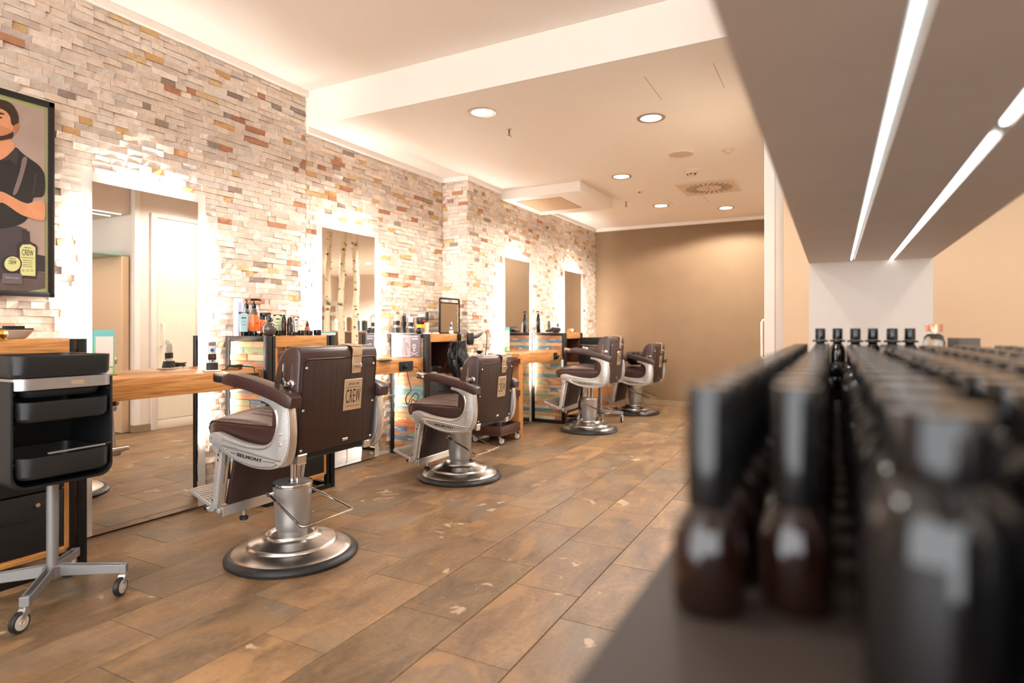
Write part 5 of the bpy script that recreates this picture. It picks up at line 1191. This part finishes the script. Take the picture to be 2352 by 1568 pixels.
# third cabinet top: clippers, cup, stand mirror, dryer
GC = 'barber tools on the cape-hung cabinet'
CREAM = mat('cream_plastic', (226, 206, 168), 0.35)
clipper('cream hair clipper standing at the left of the tool group', (-3.40, yat(911,-3.40), ST), -0.2, CREAM, BLACKP, GC, scale=1.15)
clipper('black hair clipper next to the cream one', (-3.315, yat(927,-3.315), ST), -0.2, BLACKP, STEEL, GC, scale=1.05)
clipper('white and black hair clipper with a dark loop on its head', (-3.235, yat(943,-3.235), ST), -0.2, WPL, BLACKP, GC, scale=1.0)
t = thing('round_pot', 'small glossy black round pot before the clippers', 'pot', (-3.165, yat(962,-3.165), ST)); MB().sphere((0,0,0.026), 0.026, 18, 10).lathe([(0.014,0.0),(0.016,0.004)], n=14).build('pot', BLKG, t); MB().lathe([(0.018,0.046),(0.019,0.052),(0.0005,0.056)], n=16, cap=False).build('lid', CAPM, t)
t = thing('brush_rack', 'black rack of brushes with red and yellow tags', 'rack', (-3.34, yat(968,-3.34), ST)); MB().rbox(-0.03, 0.03, -0.04, 0.04, 0, 0.05, 0.005, 1).build('base', mat('blue_grey_box', (96, 104, 140), 0.5), t)
MB().rbox(-0.028, 0.028, -0.038, 0.038, 0.0505, 0.085, 0.004, 1).build('yellow_band', mat('yellow_tag', (226, 180, 50), 0.5), t); MB().rbox(-0.03, 0.03, -0.042, 0.042, 0.0855, 0.15, 0.012, 2).build('brush_block', BLACKP, t); MB().box(0.0302, 0.032, -0.025, 0.025, 0.11, 0.125).build('red_tag', mat('red_tag', (206, 44, 36), 0.5), t); MB().rbox(-0.02, 0.02, -0.03, 0.03, 0.1505, 0.175, 0.006, 1).build('white_top', WPL, t)
t = thing('brush_cup', 'cream cup holding a black brush', 'cup', (-3.20, yat(980,-3.20), ST)); MB().lathe([(0.0005,0),(0.018,0),(0.021,0.10),(0.019,0.10),(0.017,0.004),(0.0005,0.004)], n=20, cap=False).build('cup', CREAM, t); MB().tube([(0,0,0.01),(0.004,0.003,0.12)], 0.005, 8).rbox(-0.008, 0.016, -0.010, 0.014, 0.115, 0.195, 0.004, 1).build('brush', BLACKP, t)
yl_, zt2 = at_x(1009, 682, -3.25); yr_, _ = at_x(1055, 682, -3.25)
t = thing('stand_mirror', 'rectangular black-framed hand mirror with a carrying slot standing on the cabinet', 'mirror', (-3.25, (yl_+yr_)/2, ST)); hw = (yr_-yl_)/2; hh = zt2-ST
MB().rbox(-0.010, 0.010, -hw, -hw+0.014, 0.0, hh-0.012, 0.004, 1).build('frame_side', STEEL, t); MB().rbox(-0.010, 0.010, hw-0.014, hw, 0.0, hh-0.012, 0.004, 1).build('frame_side', STEEL, t)
MB().rbox(-0.010, 0.010, -hw+0.010, hw-0.010, hh-0.018, hh, 0.006, 2).build('handle_bar', STEEL, t); MB().rbox(-0.010, 0.010, -hw+0.013, hw-0.013, hh-0.056, hh-0.044, 0.003, 1).build('frame_bar', STEEL, t); MB().rbox(-0.010, 0.010, -hw+0.013, hw-0.013, 0, 0.012, 0.003, 1).build('frame_bar', STEEL, t)
MB().box(-0.003, 0.003, -hw+0.014, hw-0.014, 0.012, hh-0.044).build('pane', MIRROR, t, smooth=0); MB().box(-0.002, 0.002, -0.035, 0.035, hh-0.042, hh-0.020).build('grip_plate', SILVER, t, smooth=0)
clipper('small black trimmer before the stand mirror', (-3.13, yat(1036,-3.13), ST), 0.4, BLACKP, SILVER, GC, scale=0.62)
for k, (u, X, a, b) in enumerate(((981, -3.12, 0.022, 0.035), (1001, -3.12, 0.022, 0.035))):
    t = thing('folded_cloth', ('left' if k == 0 else 'right') + ' of two small white cloths on the cape-hung cabinet edge', 'cloth', (X, yat(u, X), ST), 0.2*k, 'white cloths'); 
    for j in range(3): MB().rbox(-a*(1-0.08*j), a*(1-0.08*j), -b*(1-0.1*j), b*(1-0.05*j), 0.004*j, 0.004*j+0.0038, 0.0015, 1).build('fold', WPL, t)
t = thing('flat_comb', 'black comb lying flat before the stand mirror', 'comb', (-3.105, yat(1022,-3.105), ST), 0.1); MB().box(-0.004, 0.004, -0.085, 0.085, 0, 0.005).build('spine', BLACKP, t)
for k in range(20): MB().box(0.004, 0.016, -0.08+0.008*k, -0.076+0.008*k, 0.0005, 0.0035).build('tooth', BLACKP, t, smooth=0)
# hair dryer in a holder at the cabinet end
yd = 4.80
t = thing('hair_dryer', 'black hair dryer with a chrome nozzle resting at the cape-hung cabinet corner', 'hair dryer', (-3.015, 4.85, 1.02), 0)
MB().lathe([(0.0005,-0.07),(0.030,-0.068),(0.035,-0.05),(0.035,0.025),(0.030,0.04)], n=24, cap=False).build('barrel', BLACKP, t); MB().lathe([(0.031,0.038),(0.034,0.042),(0.034,0.056),(0.030,0.058),(0.0005,0.057)], n=24, cap=False).build('chrome_ring', CHROME, t)
MB().tube([(0.0,0.02,0.0),(0.01,0.09,0.005),(0.012,0.16,0.025),(0.012,0.20,0.04)], [0.018,0.017,0.016,0.010], 12).build('handle', BLACKP, t); MB().tube([(0.012,0.20,0.04),(0.012,0.25,0.055),(0.01,0.29,0.03),(0.0,0.31,-0.06),(-0.02,0.31,-0.20)], 0.004, 8).build('cord', mat('dark_green_cable', (40, 60, 50)), t)
# black cape bunched on a hook
def draped(name, label, top, h, w0, w1, loc, seed, depth=0.05):
    """gathered cloth: a closed bag of deep, drifting folds"""
    from mathutils import noise as mn
    NA, NZ = 84, 40; v = []; f = []
    for j in range(NZ+1):
        a = j/NZ; z = -h*a
        rw = (w0+(w1-w0)*math.sin(PI*min(1, a*1.15+0.05))**0.7)
        if a > 0.85: rw *= 1-0.45*((a-0.85)/0.15)
        cy = 0.03*math.sin(a*4+seed); cx = 0.01*math.sin(a*6+seed)
        for i in range(NA):
            q = 2*PI*i/NA
            n1 = mn.noise(Vector((math.cos(q)*1.7+seed, math.sin(q)*1.7, a*2.2)))
            n2 = mn.noise(Vector((math.cos(q)*4.2, math.sin(q)*4.2+seed, a*5.0)))
            n3 = abs(mn.noise(Vector((math.cos(q+a*1.4)*6.0, math.sin(q+a*1.4)*6.0, a*3.0+seed))))
            k = 1+0.42*n1+0.30*n2-0.55*n3+0.10*math.sin(7*q+6*a)
            v.append((cx+depth*(0.55+0.5*rw/w1)*math.cos(q)*k, cy+rw*math.sin(q)*k, z+0.02*n1))
    for j in range(NZ):
        for i in range(NA): f.append((j*NA+i, j*NA+(i+1) % NA, (j+1)*NA+(i+1) % NA, (j+1)*NA+i))
    f.append(tuple(range(NA))); f.append(tuple(NZ*NA+i for i in reversed(range(NA))))
    o = MB().add(v, f).build(name, CLOTH, smooth=50); o.location = loc; return tag(o, label, 'cape')
draped('barber_cape', 'black crumpled barber cape hanging at the third cabinet front', 0, 0.42, 0.085, 0.14, (-3.0, 4.65, 0.985), 4, 0.055)
lathe_thing('shaving_brush', 'cream handled brush lying in the cape-hung cabinet niche', 'brush', (-3.125, 4.36, 0.706), [('handle', [(0.0005,0.0),(0.012,0.004),(0.015,0.03),(0.012,0.085),(0.0005,0.09)], CREAM), ('bristles', [(0.011,0.0905),(0.015,0.14),(0.0005,0.145)], BLACKP)], rz=0).rotation_euler = (PI/2*-1, 0, 0)
t = thing('tool_bag', 'black soft case at the back of the cape-hung cabinet niche', 'bag', (-3.24, 4.52, 0.691)); MB().rbox(-0.08, 0.08, -0.09, 0.09, 0, 0.075, 0.02, 3).build('body', BLACKP, t); MB().tube([(0.0,-0.05,0.07),(0.0,-0.03,0.095),(0,0.03,0.095),(0,0.05,0.07)], 0.005, 8).build('handle', BLACKP, t)
# spray bottle on the brown cart
t = thing('water_sprayer', 'clear water spray bottle with black trigger on the brown cart', 'bottle', (-3.055, 5.07, 0.7698), -0.4); MB().lathe([(0.0005,0),(0.026,0),(0.028,0.004),(0.028,0.055),(0.015,0.085)], n=20, cap=False).build('body', mat('frosted_bottle', (214, 206, 196), 0.25), t)
MB().rbox(-0.028, 0.05, -0.010, 0.010, 0.095, 0.120, 0.005, 2).lathe([(0.013,0.083),(0.013,0.098)], n=12).tube([(0.024,0,0.10),(0.036,0,0.08),(0.033,0,0.066)], 0.004, 6).build('trigger_head', CAPM, t)
# fourth cabinet top
GD = 'tools on the cabinet beside the third chair'
t = lathe_thing('pump_bottle', 'tall black pump bottle on the cabinet beside the third chair', 'bottle', (-3.06, yat(1236,-3.06), ST), [('body', [(0.0005,0),(0.024,0),(0.026,0.004),(0.026,0.165),(0.022,0.178),(0.013,0.186)], BLKG)], GD); pump_head(t, 0.186, ang=0.6, s=1.25)
lathe_thing('white_bottle', 'slim white bottle beside the tall black pump bottle', 'bottle', (-3.02, yat(1245,-3.02), ST), [('body', [(0.0005,0),(0.014,0),(0.015,0.003),(0.015,0.095),(0.009,0.105)], WPL), ('cap', [(0.010,0.104),(0.010,0.122),(0.0005,0.123)], WPL)], GD)
clipper('dark hair clipper standing taller behind the lying dryer', (-3.04, yat(1261,-3.04), ST), 0.2, STEEL, BLACKP, GD, scale=0.95)
clipper('short dark trimmer standing right of the taller clipper', (-3.02, yat(1281,-3.02), ST), 0.9, STEEL, BLACKP, GD, scale=0.72)
t = thing('hair_dryer', 'black hair dryer lying flat on the cabinet beside the third chair', 'hair dryer', (-2.86, yat(1278,-2.86), ST+0.0)); MB().lathe([(0.0005,-0.10),(0.030,-0.098),(0.033,-0.06),(0.033,0.05),(0.025,0.09),(0.0005,0.092)], (0,0,0.034), 20, 'y', cap=False).build('barrel', BLACKP, t); MB().tube([(0,-0.04,0.03),(-0.06,-0.05,0.02),(-0.11,-0.06,0.018)], [0.018,0.016,0.013], 10).build('handle', BLACKP, t)
t = thing('tool_roll', 'white and orange tool roll at the right of the far cabinet top', 'roll', (-2.83, yat(1312,-2.83), ST)); MB().lathe([(0.0005,-0.05),(0.022,-0.05),(0.022,0.03),(0.0005,0.03)], (0,0,0.0225), 18, 'y', cap=False).build('white_roll', WPL, t); MB().lathe([(0.023,-0.07),(0.023,-0.052)], (0,0,0.0235), 18, 'y').build('orange_band', mat('orange_band', (222, 140, 60), 0.5), t); MB().lathe([(0.0225,0.032),(0.0225,0.07)], (0,0,0.023), 18, 'y').build('black_end', BLACKP, t)
# first cabinet top: bowl, brush and ball
t = lathe_thing('mixing_bowl', 'grey tinting bowl on the cabinet at the left edge', 'bowl', (-3.22, yat(38,-3.22), ST), [('bowl', [(0.0005,0.003),(0.030,0.0),(0.036,0.004),(0.062,0.036),(0.064,0.038),(0.060,0.037),(0.034,0.007),(0.0005,0.006)], mat('grey_bowl', (178, 174, 174), 0.4))], n=28)
t = thing('flat_brush', 'black brush lying across the grey bowl', 'brush', (-3.22, yat(34,-3.22), ST+0.0395), 0.15); MB().rbox(-0.010, 0.010, -0.075, 0.075, 0, 0.008, 0.003, 1).build('handle', BLACKP, t)
for k in range(12): MB().box(-0.008, 0.008, -0.045+0.007*k, -0.041+0.007*k, 0.008, 0.018).build('bristle_row', BLACKP, t, smooth=0)
t = thing('gold_ball', 'faceted gold ball beside the grey bowl', 'ornament', (-3.08, yat(4,-3.08), ST)); o = MB().sphere((0,0,0.022), 0.022, 10, 6).build('ball', mat('gold', (222, 168, 80), 0.2, 1.0), t, smooth=0); MB().lathe([(0.012,0.0),(0.010,0.003)], n=12).build('foot', mat('gold', (222, 168, 80)), t)
t = thing('glass_jar', 'small silver lidded jar in the niche of the left-edge cabinet', 'jar', (-3.15, 1.12, 0.691)); MB().lathe([(0.0005,0),(0.03,0),(0.032,0.004),(0.032,0.19),(0.028,0.2)], n=20, cap=False).build('jar', SMOKE, t); MB().lathe([(0.031,0.2),(0.033,0.202),(0.033,0.225),(0.03,0.23),(0.0005,0.23)], n=20, cap=False).build('lid', SILVER, t)
# cape on the last chair's seat
capo = draped('barber_cape', 'black barber cape heaped on the seat of the furthest chair', 0, 0.16, 0.08, 0.15, (-2.30, 7.74, 0.795), 9, 0.10)
# dark drawer box visible in the far corner
# ================================================================== SIDE ROOM SEEN IN THE SECOND MIRROR
BIRCH = bpy.data.materials.new('birch_bark'); BIRCH.use_nodes = True
nt = BIRCH.node_tree; pr_ = nt.nodes['Principled BSDF']; tc = nt.nodes.new('ShaderNodeTexCoord'); mp = nt.nodes.new('ShaderNodeMapping'); mp.inputs['Scale'].default_value = (9, 9, 22)
nn = nt.nodes.new('ShaderNodeTexNoise'); nn.inputs['Scale'].default_value = 1.0; nn.inputs['Detail'].default_value = 4
rr = nt.nodes.new('ShaderNodeValToRGB'); rr.color_ramp.elements[0].position = 0.30; rr.color_ramp.elements[0].color = (*lin((92, 70, 52)), 1); rr.color_ramp.elements[1].position = 0.42; rr.color_ramp.elements[1].color = (*lin((252, 238, 206)), 1)
nt.links.new(tc.outputs['Object'], mp.inputs[0]); nt.links.new(mp.outputs[0], nn.inputs[0]); nt.links.new(nn.outputs['Fac'], rr.inputs[0]); nt.links.new(rr.outputs[0], pr_.inputs['Base Color'])
BARK = mat('birch_knot', (84, 64, 50), 0.8)
for k, (u, lb) in enumerate(((754, 'left'), (787, 'middle'), (815, 'right'))):
    t_ = (u-1176)/F_PX; dd = 9.5; Xv, Yv = dd*(-S+t_*C_), dd*(C_+t_*S); Xr = -6.88-Xv
    t = thing('birch_trunk', 'pale birch trunk reflected in the second mirror, %s of three' % lb, 'tree trunk', (Xr, Yv, 0), k*1.3, 'decorative birch trunks in the side room')
    rnd = random.Random(20+k); pts = [(0.022*math.sin(z*2.1+k*2)+0.008*math.sin(z*7+k), 0.018*math.cos(z*1.7+k), z) for z in [i*0.1 for i in range(27)]]
    MB().tube(pts, [0.052-0.0004*i+0.004*math.sin(i*1.3+k) for i in range(27)], 14).build('trunk', BIRCH, t, smooth=60)
    for j in range(16):
        z = 0.9+1.65*j/16+rnd.uniform(-0.03, 0.03); a = rnd.uniform(0, 6.28); i = min(26, int(z*10)); c = pts[i]
        MB().sphere((c[0]+0.044*math.cos(a), c[1]+0.044*math.sin(a), z), rnd.uniform(0.012, 0.022), 8, 6, rnd.uniform(0.5, 0.9)).build('knot', BARK, t)
t = thing('product_counter', 'dark product counter in the side room behind the birch trunks', 'counter', (2.0, 9.4, 0))
MB().box(-1.6, 1.6, -0.2, 0.25, 0.0, 1.03).build('body', mat('counter_brown', (118, 94, 78), 0.6), t, smooth=0); MB().box(-1.62, 1.62, -0.22, 0.27, 1.03, 1.06).build('top', mat('counter_top', (200, 176, 156), 0.5), t, smooth=0)
pc = [(84,96,140),(140,104,70),(104,150,146),(230,230,226),(60,70,70),(96,110,150),(150,116,80),(120,166,160),(236,236,232),(50,60,64),(110,150,150),(160,126,90),(236,234,228),(66,76,80)]
cn = ['navy','brown','sea green','white','charcoal','slate blue','tan','aqua','bright white','near black','teal grey','sand','ivory','graphite']
for k in range(14):
    x = 0.62+0.2*k; h = 0.20 if k % 3 else 0.27
    t = thing('product_box', cn[k]+' product pack on the side room counter, seen in the second mirror', 'pack', (x, 9.35, 1.0605), 0, 'packs on the side room counter')
    MB().rbox(-0.05, 0.05, -0.04, 0.04, 0, h, 0.008, 1).build('pack', mat('pack_%d' % k, pc[k], 0.5), t); MB().rbox(-0.03, 0.03, -0.025, 0.025, h+0.0005, h+0.03, 0.006, 1).build('cap', CAPM if k % 2 else WPL, t)
t = thing('brochure_rack', 'white wall rack with colour swatches in the side room', 'rack', (2.9, 9.62, 1.062)); MB().box(-0.5, 0.5, 0, 0.03, 0, 0.62).build('board', WPL, t, smooth=0)
for k in range(8):
    MB().box(-0.44+0.11*k, -0.36+0.11*k, -0.012, 0, 0.40, 0.52).build('swatch', PLM[(k*2) % 6], t, smooth=0); MB().box(-0.44+0.11*k, -0.36+0.11*k, -0.012, 0, 0.22, 0.32).build('swatch', PLM[(k*3+1) % 6], t, smooth=0)
